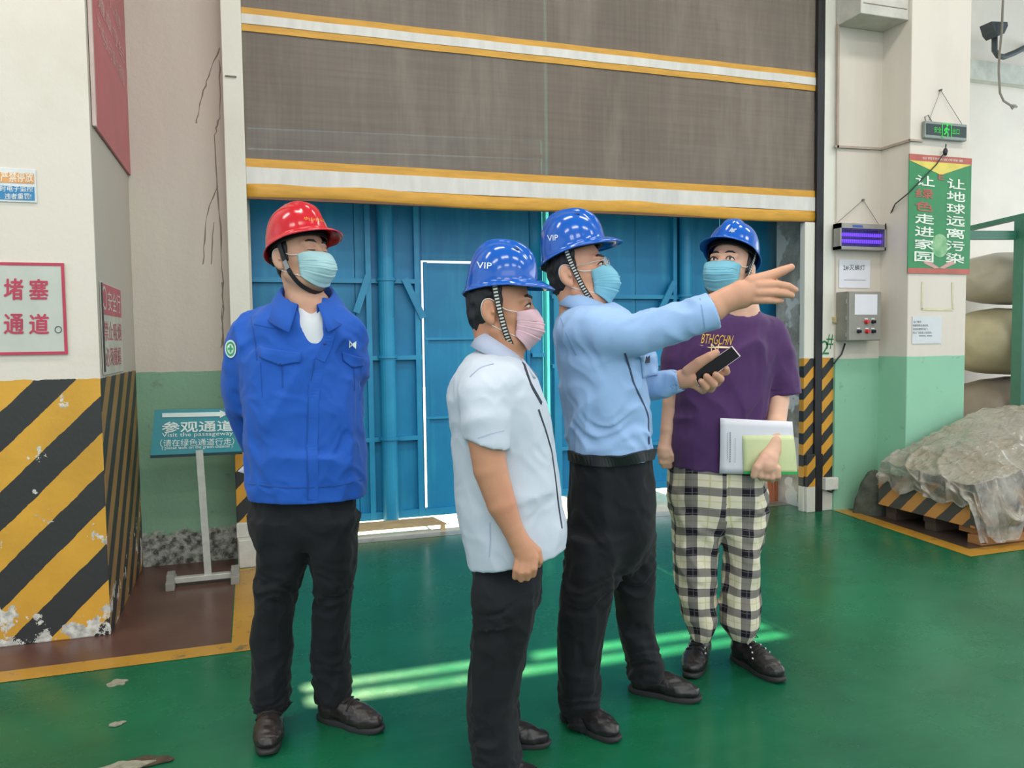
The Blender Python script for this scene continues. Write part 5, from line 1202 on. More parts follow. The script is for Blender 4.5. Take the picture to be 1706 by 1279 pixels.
LACE = paint('lace_black', '191819', .7); EYELET = paint('eyelet_white', 'd5d3cf', .4)
BLACKT = M_cloth('trousers_black', '15171b', .22, 500, .12, .8, .05)
BTN = paint('button_plain', 'c9ced6', .4)
def hk(px_base, *ks): pass

# ============================================================ PERSON 1: red helmet, blue work jacket
P = Person(500, 1207, 'man in blue work jacket and red helmet standing with hands behind his back')
s = P.s; M = frame(58, 11, 2); k = .98; kh = 1.06; c = P.J(499, 431, .0); r = lambda q: q*s
tors = P.rows([(852, 415, 605, 0, .122), (838, 415, 605, 0, .126), (815, 414, 606, 0, .132), (770, 413, 608, 0, .138), (700, 411, 601, 0, .138), (650, 408, 597, 0, .136), (600, 404, 596, 0, .130), (560, 398, 600, 0, .120), (535, 404, 592, .0, .104), (515, 425, 575, .01, .082), (499, 462, 553, .015, .06)])
lr = P.rows([(860, 420, 520, 0, .112), (920, 428, 515, 0, .105), (980, 428, 498, 0, .088), (1010, 427, 489, 0, .08), (1035, 422, 487, 0, .078), (1083, 422, 486, -.0, .074), (1135, 421, 483, -.01, .072), (1165, 423, 484, -.01, .074), (1178, 427, 481, -.01, .072)])
ll = P.rows([(860, 508, 599, 0, .112), (920, 519, 593, .0, .105), (980, 525, 587, .01, .088), (1010, 524, 585, .02, .08), (1083, 520, 583, .03, .074), (1120, 519, 585, .035, .072), (1145, 522, 585, .04, .074), (1160, 527, 583, .04, .07)])
hip = P.rows([(800, 424, 596, 0, .102), (838, 423, 597, 0, .105), (860, 421, 599, 0, .112), (885, 432, 590, 0, .105), (905, 455, 570, 0, .085)])
ar = limb(P, [(412, 553, .0, 27), (398, 610, .01, 28), (400, 680, .055, 27), (425, 740, .13, 25), (470, 778, .19, 20)])
al = limb(P, [(582, 553, .0, 26), (589, 605, .03, 26), (582, 680, .10, 26), (560, 735, .16, 24), (510, 778, .20, 20)])
sh = lambda a, d: (a[0], [max(.02, q-d) for q in a[1]])
handr = [[(470, 778, .20, 14), (492, 782, .215, 15)]]+[[(488, 776+6*i, .215, 5.5), (506, 778+6*i, .22, 5), (518, 784+5*i, .21, 4.5)] for i in range(4)]+[[(478, 770, .21, 6), (495, 766, .215, 5)]]
handl = [[(515, 776, .23, 14), (495, 784, .235, 15)]]+[[(492, 778+6*i, .245, 5.5), (474, 780+6*i, .25, 5), (462, 786+5*i, .245, 4.5)] for i in range(4)]+[[(505, 772, .24, 6), (488, 767, .245, 5)]]
SK1 = M_skin('skin_light_brown', 'c99a80')
skin_body(P, tors, [lr, ll], [sh(ar, r(9)), sh(al, r(9))], [handr, handl], (c, k, M), (P.J(513, 512, .005), r(31)), SK1, hip)
head_parts(P, None, c, k, M, eyes='closed')
helmet(P, c, k, M, paint('helmet_red', 'c01828', .16, var=.05, spec=.6), STRAP, 1, strapmat=STRAPB, tilt=3, kh=kh, zup=-.013)
face_mask(P, c, k, M, M_mask('mask_pale_blue', 'a9ccd0'), top=-.004)
JB = M_cloth('jacket_blue', '2056b2', .10, 420, .14, .78, .1)
tee = P.rows([(640, 480, 560, -.04, .07), (580, 460, 570, -.03, .080), (540, 470, 560, -.02, .076), (520, 483, 550, -.012, .062), (505, 490, 545, -.01, .05)])
garment(P, 'tee', 'undershirt', [tee], [], M_cloth('undershirt_white', 'cfd2d6', .05), subs=[([P.J(517, 480, -.06), P.J(521, 528, -.11)], [r(30), r(12)], .004)])
def vneck(F): F.chain([P.J(512, 470, -.06), P.J(521, 528, -.115), P.J(531, 600, -.145)], [r(33), r(24), r(4)], .004, 'sub')
W1 = [(folds(.013, 5, 21, (1, 1, .55)), .03), (folds(.0045, 12, 5, (1, 1, .7)), .03)]
jk = garment(P, 'shirt', 'work_jacket', [tors], [ar, al], JB, warp=W1, pre=vneck, cuts=[(P.J(510, 837, -.1), (0, 0, -1), (P.J(510, 845, 0)-np.array([.3, .3, .05]), P.J(510, 845, 0)+np.array([.3, .3, .05])))])
collar(P, P.J(512, 506, .0), r(41), r(39), 15, .046, .066, .022, .36, JB, jk, spread=.034, slope=.38)
DBL = M_cloth('jacket_seam', '1b4a96', .08); sh_ = ['shirt']
P.strip('front_placket', sh_, [(531, 598), (522, 660), (520, 740), (521, 832)], .034, JB, .002, .004, jk)
P.strip('placket_edge', sh_, [(524, 598), (514, 660), (512, 740), (513, 832)], .0035, DBL, .003, .003, jk)
P.strip('lapel', sh_, [(553, 545), (545, 575), (533, 600)], .03, JB, .004, .004, jk)
def flap(u, v): return (u, v*(.62+.38*(1-abs(2*u-1))))
for q in ([(431, 578), (502, 588), (500, 612), (436, 606)], [(569, 585), (606, 597), (603, 616), (572, 610)]):
    P.patch('pocket_flap', sh_, q, JB, .005, 8, 10, jk, flap)
    P.strip('pocket_pleat', sh_, [((q[2][0]+q[3][0])/2+2, q[3][1]+4), ((q[2][0]+q[3][0])/2+3, q[3][1]+40)], .003, DBL, .002, .002, jk)
    P.strip('pocket_seam', sh_, [(q[0][0]+3 if q[0][0] < 500 else q[1][0]-4, q[0][1]+26), (q[0][0]+6 if q[0][0] < 500 else q[1][0]-7, q[0][1]+84)], .0022, DBL, .001, .002, jk)
    mx_ = (q[0][0]+q[1][0])/2; my_ = (q[2][1]+q[3][1])/2-3; hh = P.hit(sh_, mx_, my_)
    mb = MB(); b = bmesh.new(); bmesh.ops.create_icosphere(b, subdivisions=2, radius=.006)
    for v in b.verts: v.co = Vector(hh[0]+hh[1]*.007)+v.co*.9
    mb.bm(b); mb.build('button', DBL, jk, True)
for p in ((548, 548), (541, 572)):
    hh = P.hit(sh_, *p)
    if hh is None: continue
    mb = MB(); b = bmesh.new(); bmesh.ops.create_icosphere(b, subdivisions=2, radius=.006)
    for v in b.verts: v.co = Vector(hh[0]+hh[1]*.003)+v.co
    mb.bm(b); mb.build('button', DBL, jk, True)
P.strip('waistband_seam', sh_, [(416, 806), (470, 812), (520, 812), (570, 808), (604, 798)], .004, DBL, .002, .003, jk)
P.strip('sleeve_seam', sh_, [(418, 528), (424, 560), (428, 600)], .004, DBL, .002, .003, jk); P.strip('yoke_seam', sh_, [(424, 540), (446, 545), (462, 548)], .002, DBL, .002, .003, jk)
cir = lambda a, n=28: ([(.5+a*.5*math.cos(2*math.pi*i/n), .5+a*.5*math.sin(2*math.pi*i/n)) for i in range(n)], [tuple(range(n))])
def ringm(a, b_, n=28): return ([(.5+q*.5*math.cos(2*math.pi*i/n), .5+q*.5*math.sin(2*math.pi*i/n)) for i in range(n) for q in (a, b_)], [(2*i, 2*i+1, (2*i+3) % (2*n), (2*i+2) % (2*n)) for i in range(n)])
bq = [(376, 566), (395, 566), (395, 596), (376, 596)]; wh_ = paint('badge_white', 'd6e0da', .6); gb_ = paint('badge_green', '2d9a63', .6)
bd = P.print_('sleeve_badge', sh_, cir(1.0), bq, wh_, .003, par=jk); P.print_('badge_ring', sh_, ringm(.80, .56), bq, gb_, .004, par=jk)
P.print_('badge_cross', sh_, ([(.44, .3), (.56, .3), (.56, .7), (.44, .7), (.3, .44), (.7, .44), (.7, .56), (.3, .56)], [(0, 1, 2, 3), (4, 5, 6, 7)]), bq, gb_, .0045, par=jk)
P.print_('chest_emblem', sh_, ([(0, 1), (.48, .62), (.48, .38), (0, 0), (1, 1), (.52, .62), (.52, .38), (1, 0), (.14, .7), (.34, .55), (.34, .45), (.14, .3)], [(0, 1, 9, 8), (8, 11, 3, 0), (11, 10, 2, 3), (1, 2, 10, 9), (5, 4, 7, 6)]), [(581, 566), (592, 568), (592, 581), (581, 579)], wh_, .004, par=jk)
hq = bpy.data.objects; P.print_('lettering', ['helmet'], '中山中荣', [(507, 361), (540, 365), (539, 370), (506, 367)], paint('helmet_letter_yellow', 'e0a03a', .4), .0015, .03, [o for o in P.root.children if o.name.startswith('helmet')][0])
W2 = [(folds(.011, 5, 31, (1, 1, .45)), .035), (folds(.005, 12, 8), .03),
      (weight(folds(.013, 9, 77, (.6, .6, 1.9)), lambda p: np.clip((.34-p[:, 2])/.25, 0, 1)), .035), (weight(folds(.010, 9, 79, (.6, .6, 1.7)), lambda p: np.exp(-((p[:, 2]-.48)/.08)**2)), .03)]
garment(P, 'pants', 'trousers', [hip, lr, ll], [], BLACKT, .006, W2, k=.03)
shoe(P, P.G(452, 1196), P.G(446, 1258), .27, mat=LEATHERB, sole_m=SOLE, lace_m=LACE)
shoe(P, P.G(533, 1196), P.G(636, 1221), mat=LEATHERB, sole_m=SOLE, lace_m=LACE)
# folded paper in his hands behind the back
mb = MB(); q = [P.J(x, y, o_) for x, y, o_ in ((396, 785, .16), (420, 762, .20), (470, 770, .215), (465, 806, .20))]; W_ = [P.root.matrix_basis @ Vector(p) for p in q]
bpy.context.view_layer.update(); W_ = [P.M @ Vector(p) for p in q]; mb.add(W_+[p+Vector((0, .004, 0)) for p in W_], [(0, 1, 2, 3), (7, 6, 5, 4), (0, 4, 5, 1), (1, 5, 6, 2), (2, 6, 7, 3), (3, 7, 4, 0)])
o = mb.build('folded_paper', pw); tag(o, 'folded white paper held behind the back of the man with red helmet', 'paper')

# ============================================================ PERSON 2: blue helmet, pink mask, white short-sleeved shirt
P = Person(850, 1272, 'man in white short-sleeved shirt with pink mask and blue helmet, seen from his side')
s = P.s; M = frame(84, 1, 0); k = 1.03; c = P.J(829, 516, .0)
tors = P.rows([(962, 786, 905, 0, .150), (938, 780, 925, 0, .160), (915, 775, 938, 0, .166), (880, 767, 943, 0, .170), (840, 761, 936, 0, .172), (790, 759, 929, 0, .172), (740, 755, 923, 0, .172), (690, 751, 914, 0, .178), (650, 748, 902, .0, .185), (622, 757, 888, 0, .182), (604, 768, 877, 0, .150), (592, 780, 868, 0, .100), (584, 795, 862, 0, .070)])
ln = P.rows([(900, 799, 886, -.045, .065), (944, 795, 894, -.055, .075), (985, 786, 898, -.08, .098), (1027, 789, 887, -.09, .092), (1080, 785, 876, -.09, .085), (1122, 781, 868, -.09, .08), (1187, 780, 860, -.095, .078), (1240, 785, 863, -.10, .078), (1272, 788, 870, -.10, .078), (1284, 792, 868, -.1, .075)])
lf = P.rows([(900, 800, 886, .045, .065), (944, 796, 896, .055, .075), (985, 792, 901, .08, .098), (1027, 795, 889, .09, .092), (1100, 792, 874, .09, .08), (1167, 795, 864, .095, .076), (1190, 798, 866, .095, .076), (1205, 803, 862, .095, .07)])
hip = P.rows([(880, 799, 886, 0, .11), (915, 798, 888, 0, .115), (942, 794, 895, 0, .125), (960, 792, 892, 0, .14), (982, 805, 878, 0, .10)])
sn = limb(P, [(810, 626, -.10, 30), (804, 660, -.165, 35), (808, 700, -.185, 34), (812, 742, -.19, 33), (813, 765, -.19, 33)])
sf = limb(P, [(806, 618, .13, 33), (803, 655, .17, 36), (808, 700, .185, 34), (812, 742, .19, 32)])
an = limb(P, [(811, 645, -.10, 20), (808, 725, -.19, 27), (817, 782, -.195, 25.5), (836, 840, -.20, 22), (854, 880, -.20, 16), (862, 897, -.20, 14.5)])
af = limb(P, [(811, 645, .10, 20), (807, 720, .19, 28), (817, 782, .195, 25.5), (836, 840, .20, 22), (862, 897, .20, 14.5)])
def relaxed(o): return [[(862, 895, o, 14.5), (871, 912, o, 17), (877, 925, o, 17.5)]]+[[(865, 931, o-.004, 7.2), (860, 948, o-.012, 5.6), (858, 961, o-.004, 4.8)], [(873, 935, o-.012, 7), (868.5, 953, o-.020, 5.8), (868, 965, o-.010, 5)], [(882, 934, o-.012, 7), (879, 952, o-.020, 5.8), (878.5, 963, o-.008, 5)], [(890, 929, o-.006, 7.2), (889.5, 946, o-.014, 5.8), (888, 957, o-.004, 5)], [(876, 903, o+.0, 9), (894, 918, o+.008, 7.5), (899, 934, o+.010, 6)]]
SK2 = M_skin('skin_tan', 'c08a6c', 'c87a62')
skin_body(P, tors, [ln, lf], [an, af], [relaxed(-.20), relaxed(.20)], (c, k, M), (P.J(833, 578, .0), 33*s), SK2, hip)
head_parts(P, None, c, k, M, eyes='open', gaze=(-.1, -.05))
HB = paint('helmet_blue', '0a54b0', .14, var=.04, spec=.6)
hl = helmet(P, c, k, M, HB, STRAP, 1, vents=True, tilt=-5, zup=.016, kh=1.02)
face_mask(P, c, k, M, M_mask('mask_pink', 'd9b3bd'), top=.000)
SW = M_cloth('shirt_white', 'bdc5d1', .04, 300, .10, .8, .1); SWc = M_cloth('shirt_white_collar', 'a9b1c6', .04, 300, .1, .8, .1); PIP = paint('piping_dark', '2a2d3a', .7)
slope = [(P.J(850, 924, 0), (.19, 0, -1), .40)]
W3 = [(folds(.013, 4.2, 41, (1, 1, .6)), .03), (folds(.003, 11, 15, (1, 1, .7)), .03)]
def cutsleeve(sg): return (P.J(811, 739, sg*.19), (-.22, 0, -1), (P.J(811, 739, sg*.19)-np.array([.11, .085 if sg > 0 else .10, .10]), P.J(811, 739, sg*.19)+np.array([.11, .10 if sg > 0 else .055, .06])))
def sleeves(F):
    for L, sg in ((sn, -1), (sf, 1)): F.capped(L[0], L[1], P.J(811, 739, sg*.19), (-.28, 0, -1), .022)
shp = garment(P, 'shirt', 'shirt', [tors], [], SW, warp=W3, cuts=slope, pre=sleeves, extra=[p+np.array(d) for L in (sn, sf) for p in L[0] for d in ((.04, .05, 0), (-.04, -.05, 0))])
col = collar(P, P.J(837, 588, .0), 38*s, 33*s, 86, .034, .046, .014, .60, SWc, shp, spread=.026, drop=.008, slope=.58, fwd=.004)
S_ = ['shirt']
P.strip('piping', S_, [(872, 605), (884, 640), (902, 672)], .012, PIP, .002, .003, shp); P.strip('piping', S_, [(897, 682), (910, 720), (919, 752), (925, 795), (930, 840), (936, 880)], .0055, PIP, .002, .003, shp)
P.strip('side_seam', S_, [(816, 870), (817, 900), (815, 928)], .003, SWc, .0015, .002, shp); P.strip('shoulder_seam', S_, [(783, 628), (800, 612), (822, 606)], .004, SWc, .002, .003, shp); P.strip('sleeve_hem', S_, [(783, 735), (812, 724), (839, 717)], .003, SWc, .0015, .002, shp)
garment(P, 'pants', 'trousers', [hip, ln, lf], [], BLACKT, .006, [(weight(w_, lambda p: np.clip((.78-p[:, 2])/.1, 0, 1)), b_) for w_, b_ in W2], k=.045)
P.print_('lettering', ['helmet'], 'VIP', [(795, 436), (820, 438), (819, 448), (795, 447)], paint('helmet_letter_white', 'e3e6ea', .4), .0015, .03, hl)
shoe(P, P.G(792, 1300), P.G(905, 1307), mat=LEATHER, sole_m=SOLE, lace_m=LACE); shoe(P, P.G(803, 1236), P.G(915, 1243), mat=LEATHER, sole_m=SOLE, lace_m=LACE)

# ============================================================ PERSON 3: blue helmet, light blue shirt, pointing
P = Person(1040, 1185, 'man in light blue long-sleeved shirt and blue helmet pointing right with outstretched arm')
s = P.s; M = frame(74, 13, 0); k = 1.05; c = P.J(959, 457, .0)
tors = P.rows([(760, 949, 1086, 0, .150), (735, 945, 1087, 0, .155), (700, 941, 1084, 0, .158), (660, 935, 1077, 0, .165), (620, 928, 1071, 0, .172), (595, 924, 1069, 0, .180), (568, 922, 1066, 0, .188), (545, 923, 1060, 0, .185), (525, 931, 1050, 0, .170), (514, 940, 1038, 0, .125), (505, 952, 1022, 0, .075)])
hip = P.rows([(752, 950, 1086, 0, .150), (790, 948, 1088, 0, .155), (850, 946, 1090, 0, .16), (895, 948, 1086, 0, .145), (925, 965, 1070, 0, .11), (950, 985, 1050, 0, .08)])
ln = P.rows([(890, 944, 1045, -.07, .10), (930, 941, 1034, -.075, .10), (989, 935, 1021, -.085, .092), (1018, 931, 1013, -.09, .088), (1066, 930, 1003, -.09, .08), (1107, 931, 997, -.09, .076), (1152, 932, 1000, -.09, .074), (1184, 935, 1001, -.09, .074), (1198, 939, 998, -.09, .07)])
lf = P.rows([(890, 995, 1090, .07, .10), (930, 1008, 1090, .075, .10), (989, 1024, 1089, .085, .09), (1018, 1027, 1088, .09, .086), (1060, 1032, 1092, .09, .08), (1090, 1042, 1102, .09, .078), (1110, 1046, 1106, .09, .076), (1128, 1048, 1102, .09, .07)])
rs = limb(P, [(966, 552, -.12, 34), (1005, 556, -.16, 34), (1060, 556, -.18, 31), (1110, 543, -.19, 30), (1160, 527, -.20, 28.5), (1189, 516, -.205, 28)])
ls = limb(P, [(1040, 550, .12, 30), (1066, 600, .14, 27), (1080, 645, .12, 23), (1108, 641, .07, 21), (1137, 632, .03, 18.5)])
ra = (rs[0], [26*s, 26*s, 24*s, 22*s, 21*s, 18.5*s]); la = (ls[0], [24*s, 21*s, 17*s, 16*s, 14*s])
point = [[(1189, 510, -.205, 19.5), (1212, 499, -.21, 19), (1236, 490, -.215, 21), (1252, 485, -.22, 18)]]+[
    [(1252, 470, -.22, 11), (1284, 459, -.225, 8.2), (1304, 451, -.23, 7), (1318, 445, -.23, 5.4)], [(1262, 476, -.234, 8.4), (1294, 473.5, -.243, 6.4), (1313, 477, -.236, 5.8), (1325, 483, -.228, 4.8)],
    [(1262, 487.5, -.237, 8), (1292, 487, -.246, 6.2), (1310, 489.5, -.240, 5.6), (1319, 492.5, -.23, 4.6)], [(1256, 498.5, -.23, 7.6), (1279, 500, -.240, 5.6), (1293, 501, -.237, 5), (1301, 501, -.23, 4.2)],
    [(1228, 484, -.20, 12), (1260, 475, -.185, 9), (1288, 467, -.19, 6.5)]]
grip = [[(1137, 631, .03, 15), (1150, 629, .02, 17), (1160, 631, .018, 14)]]+[
    [(1146, 619, .01, 10), (1165, 604, -.008, 9), (1182, 594, -.018, 7.6), (1193, 588, -.016, 6)], [(1162, 626, .02, 8), (1196, 622, .022, 7), (1210, 619, .008, 6.2), (1210, 614, -.006, 5.2)],
    [(1163, 632, .02, 8), (1194, 637, .018, 7.2), (1200, 631, -.010, 6.6), (1192, 624, -.026, 5.6)], [(1160, 637, .02, 8), (1184, 647, .012, 7.2), (1189, 640, -.015, 6.6), (1177, 627, -.030, 5.6)],
    [(1155, 640, .018, 7), (1171, 650, .008, 6.4), (1176, 645, -.014, 6), (1168, 635, -.028, 5)]]
SK3 = M_skin('skin_warm', 'cf9a7e', 'd18f78')
skin_body(P, tors, [ln, lf], [ra, la], [point, grip], (c, k, M), (P.J(972, 505, .0), 34*s), SK3, hip)
head_parts(P, None, c, k, M, eyes='open')
hl = helmet(P, c, k, M, HB, STRAP, 1, vents=True, tilt=-2, zup=.016, kh=1.08)
MB_ = M_mask('mask_blue', '7fb9cc'); face_mask(P, c, k, M, MB_)
P.print_('lettering', ['helmet'], 'VIP', [(912, 392), (930, 391), (930, 400), (913, 402)], paint('helmet_letter_white', 'e3e6ea', .4), .0015, .03, hl)
t = NT('lens_glass'); t.base((.9, .93, .95), .03); t.b.inputs['Transmission Weight'].default_value = .0; tr_ = t.new('ShaderNodeBsdfTransparent'); mx = t.new('ShaderNodeMixShader'); mx.inputs[0].default_value = .72; t.put(mx.inputs[1], t.b.outputs[0]); t.put(mx.inputs[2], tr_.outputs[0]); t.put(t.out.inputs[0], mx.outputs[0]); LENS = t.m
FRM = paint('glasses_frame', 'b7b2ab', .25, .4); T = lambda x, y, z: c+M @ (k*np.array([x, y, z])); gl_o = None
for sx in (-1, 1):
    ring = [T(sx*.033+.021*math.cos(a), .112-.35*abs(.021*math.cos(a)+sx*.033)*.28, .010+.0155*math.sin(a)) for a in [2*math.pi*i/24 for i in range(24)]]
    mb = MB(); mb.tube(ring+[ring[0], ring[1]], .0014, 6, False)
    if sx < 0: mb.tube([T(-.012, .110, .014), T(0, .114, .016), T(.012, .110, .014)], .0014, 6)
    mb.tube([T(sx*.054, .107, .014), T(sx*.072, .085, .014), T(sx*.080, .03, .014), T(sx*.081, -.012, .014)], .0016, 6)
    g_ = mb.build('glasses' if gl_o is None else 'rim_and_temple', FRM, gl_o or P.root, True); gl_o = gl_o or g_
    mb = MB(); mb.add(ring, [tuple(range(24))]); mb.build('lens', LENS, gl_o)
SB = M_cloth('shirt_light_blue', '93b2da', .06, 300, .10, .8, .1); SBd = M_cloth('shirt_light_blue_seam', '7b98c0', .05, 300, .1)
W4 = [(folds(.0135, 4.6, 52, (.8, 1, 1)), .03), (folds(.005, 10, 25), .03), (weight(folds(.010, 8, 91, (.6, .6, 1.8)), lambda p: np.exp(-((p[:, 2]-.98)/.10)**2)), .03)]
rc, lc = P.J(1189, 516, -.205), P.J(1137, 632, .03); rd = rs[0][5]-rs[0][4]; rd /= np.linalg.norm(rd); ld = ls[0][4]-ls[0][3]; ld /= np.linalg.norm(ld)
shp = garment(P, 'shirt', 'shirt', [tors], [rs, ls], SB, warp=W4, cuts=[(rc, rd, .09), (lc, ld, .06)], subs=[([rc-rd*.035, rc+rd*.05], [22*s, 24*s], .0), ([lc-ld*.03, lc+ld*.05], [15.4*s, 16.5*s], .0)])
collar(P, P.J(980, 513, .0), 40*s, 34*s, 74, .040, .046, .014, .5, SB, shp, spread=.022, drop=.008, slope=.28, fwd=.004)
S_ = ['shirt']
P.strip('placket', S_, [(1041, 588), (1048, 610), (1056, 640), (1070, 668), (1080, 692), (1081, 740)], .006, paint('piping_navy', '39435f', .7), .002, .003, shp)
P.strip('cuff_seam', S_, [(1166, 497), (1170, 520), (1174, 548)], .004, SBd, .002, .003, shp); P.strip('cuff_seam', S_, [(1121, 616), (1124, 634), (1128, 650)], .003, SBd, .002, .003, shp)
P.strip('shoulder_seam', S_, [(934, 530), (945, 560), (960, 592)], .003, SBd, .002, .002, shp)
P.patch('chest_pocket', S_, [(1066, 592), (1092, 590), (1096, 625), (1070, 630)], SB, .004, 6, 6, shp); P.print_('pocket_emblem', S_, ([(0, 0), (1, 0), (1, 1), (.6, .7), (.5, 1), (.3, .6), (0, 1)], [(0, 1, 2, 3, 4, 5, 6)]), [(1071, 592), (1081, 592), (1081, 604), (1071, 604)], PIP, .009, par=shp)
pt = garment(P, 'pants', 'trousers', [hip, ln, lf], [], BLACKT, .006, W2, k=.045)
P.strip('belt', ['pants', 'shirt'], [(950, 758), (968, 764), (1000, 768), (1040, 766), (1089, 755)], .036, paint('belt_black', '1b1c1f', .4), .009, .012, pt)
shoe(P, P.G(938, 1194), P.G(1030, 1238), mat=LEATHER, sole_m=SOLE, lace_m=LACE, style='loafer'); shoe(P, P.G(1050, 1150), P.G(1166, 1170), mat=LEATHER, sole_m=SOLE, lace_m=LACE, style='loafer')
# the phone in his hand
q = [P.J(*p) for p in ((1153, 623, -.004), (1164, 643, -.008), (1234, 593, -.012), (1220, 576, -.008))]; W_ = [Vector(P.M @ Vector(p)) for p in q]
nv = (W_[1]-W_[0]).cross(W_[3]-W_[0]).normalized(); nv = nv if nv.dot(Vector(CAM)-W_[0]) > 0 else -nv
mb = MB(); mb.add([p-nv*.010 for p in W_]+W_, [(3, 2, 1, 0), (4, 5, 6, 7), (0, 1, 5, 4), (1, 2, 6, 5), (2, 3, 7, 6), (3, 0, 4, 7)]); o = mb.build('smartphone', paint('phone_edge', 'b9aca8', .25, .6)); tag(o, 'black smartphone held out in the left hand of the pointing man', 'phone')
ce = sum(W_, Vector())/4; mb = MB(); mb.add([ce+(p-ce)*.955+nv*.0006 for p in W_], [(0, 1, 2, 3)]); mb.build('screen', paint('phone_screen', '0a0c0d', .4, spec=.15), o)

# ============================================================ PERSON 4: purple T-shirt, plaid trousers
P = Person(1207, 1116, 'young man in purple T-shirt and plaid trousers with blue helmet, holding papers')
s = P.s; M = frame(-36, 19, 3); k = 1.0; c = P.J(1216, 450, .0)
tors = P.rows([(776, 1114, 1284, 0, .135), (740, 1116, 1283, 0, .138), (700, 1117, 1281, 0, .138), (650, 1117, 1283, 0, .138), (610, 1117, 1288, 0, .136), (570, 1119, 1293, 0, .130), (548, 1126, 1294, 0, .118), (531, 1144, 1286, .0, .10), (519, 1178, 1270, .01, .076), (511, 1203, 1260, .01, .055)])
hip = P.rows([(765, 1117, 1277, 0, .125), (811, 1114, 1276, 0, .13), (845, 1120, 1272, 0, .122), (868, 1140, 1255, 0, .10), (882, 1160, 1235, 0, .075)])
lr = P.rows([(850, 1117, 1200, 0, .10), (880, 1120, 1197, 0, .10), (920, 1123, 1194, 0, .094), (965, 1126, 1192, 0, .09), (1005, 1132, 1191, 0, .086), (1035, 1141, 1190, 0, .08), (1052, 1149, 1185, 0, .07), (1062, 1154, 1181, 0, .055)])
ll = P.rows([(850, 1196, 1275, 0, .10), (880, 1201, 1272, 0, .10), (945, 1206, 1264, 0, .09), (985, 1203, 1264, 0, .086), (1020, 1200, 1267, 0, .082), (1042, 1204, 1264, 0, .076), (1056, 1211, 1257, 0, .06), (1063, 1215, 1252, 0, .05)])
sl_ = limb(P, [(1282, 556, .0, 25), (1298, 590, -.01, 26), (1304, 635, -.02, 26.5), (1306, 668, -.025, 26)]); sr_ = limb(P, [(1138, 562, .0, 25), (1127, 600, .0, 25), (1123, 632, .0, 22)])
al = limb(P, [(1290, 570, .0, 20), (1298, 640, -.02, 17), (1297, 668, -.04, 16.5), (1293, 705, -.10, 15), (1289, 735, -.145, 12.5), (1287, 750, -.16, 12)]); ar = limb(P, [(1134, 575, .0, 20), (1123, 640, .0, 15), (1118, 672, -.01, 14), (1112, 715, -.02, 11.5), (1109, 735, -.025, 9.5)])
hl_ = [[(1287, 750, -.16, 12), (1281, 764, -.178, 15.0), (1278, 774, -.184, 16)]]+[[(1265+9.7*i, 780+1.5*(i % 3), -.190, 6.2), (1267+9.4*i, 792+1.4*(i % 3), -.188, 5.5), (1268+9.2*i, 796+1.4*(i % 3), -.166, 5.0)] for i in range(4)]+[[(1273, 764, -.188, 8), (1262, 778, -.196, 7), (1256, 792, -.190, 5.4)]]
hr_ = [[(1109, 735, -.025, 9.5), (1107, 748, -.03, 11.5), (1107, 756, -.03, 11.5)]]+[[(1100+4.6*i, 758, -.03-.006*(i % 2), 4.8), (1102+4.4*i, 770, -.032, 4.3), (1106+3.6*i, 777, -.022, 3.8)] for i in range(4)]+[[(1113, 745, -.035, 5.5), (1119, 758, -.04, 4.8), (1120, 766, -.036, 4)]]
SK4 = M_skin('skin_light', 'd8ab92', 'd89a86')
skin_body(P, tors, [lr, ll], [al, ar], [hl_, hr_], (c, k, M), (P.J(1233, 517, .005), 27*s), SK4, hip)
head_parts(P, None, c, k, M, eyes='open', gaze=(-.15, .06))
hl = helmet(P, c, k, M, HB, STRAP3, 1, tilt=3, zup=.002, kh=1.03)
face_mask(P, c, k, M, MB_, top=-.006)
P.print_('front_mark', ['helmet'], ([(0, .2), (.3, .2), (.3, 0), (.7, 0), (.7, .3), (1, .4), (1, .7), (.6, .6), (.5, 1), (.2, .6)], [tuple(range(10))]), [(1213, 380), (1226, 378), (1228, 386), (1214, 388)], paint('helmet_mark_grey', '9aa7b5', .4), .0015, par=hl)
TP = M_cloth('tee_purple', '4d2f5c', .10, 350, .12, .85, .15)
W5 = [(folds(.011, 4.4, 63, (1, 1, .35)), .03), (folds(.003, 10, 35, (1, 1, .5)), .03)]
lc, rc = P.J(1306, 657, -.02), P.J(1122, 655, .0)
te = garment(P, 'shirt', 't_shirt', [tors], [sl_, sr_], TP, warp=W5, cuts=[(lc, (.10, 0, -1), (lc-np.array([.055, .09, .09]), lc+np.array([.09, .09, .03])))],
              subs=[([P.J(1230, 500, -.01), P.J(1232, 517, -.02)], [27*s, 29*s], .006)])
P.strip('sleeve_hem', ['shirt'], [(1284, 648), (1306, 650), (1329, 643)], .003, M_cloth('tee_purple_seam', '432850', .05), .001, .002, te)
YP_ = paint('print_yellow', 'e0ae3a', .6); YP2 = paint('print_cream', 'e6c9a0', .6)
P.print_('chest_print', ['shirt'], 'BTHGCHN', [(1171, 556), (1222, 559), (1217, 575), (1168, 572)], YP_, .003, .03, te); P.print_('chest_print', ['shirt'], ([(0, .5), (1, .30), (.95, .12), (.3, .2)], [(0, 1, 2, 3)]), [(1166, 568), (1218, 568), (1218, 582), (1166, 582)], YP2, .0035, par=te); P.print_('chest_print', ['shirt'], 'N', [(1184, 572), (1198, 573), (1196, 586), (1184, 585)], YP2, .0035, .0, te)
t = NT('plaid_cloth'); u_, v_, _ = t.xyz(t.attr('cloth'))
def band(co, per, off, w):
    f = t.math('FRACT', t.math('ADD', t.math('DIVIDE', co, per), off+20)); return t.math('LESS_THAN', f, w)
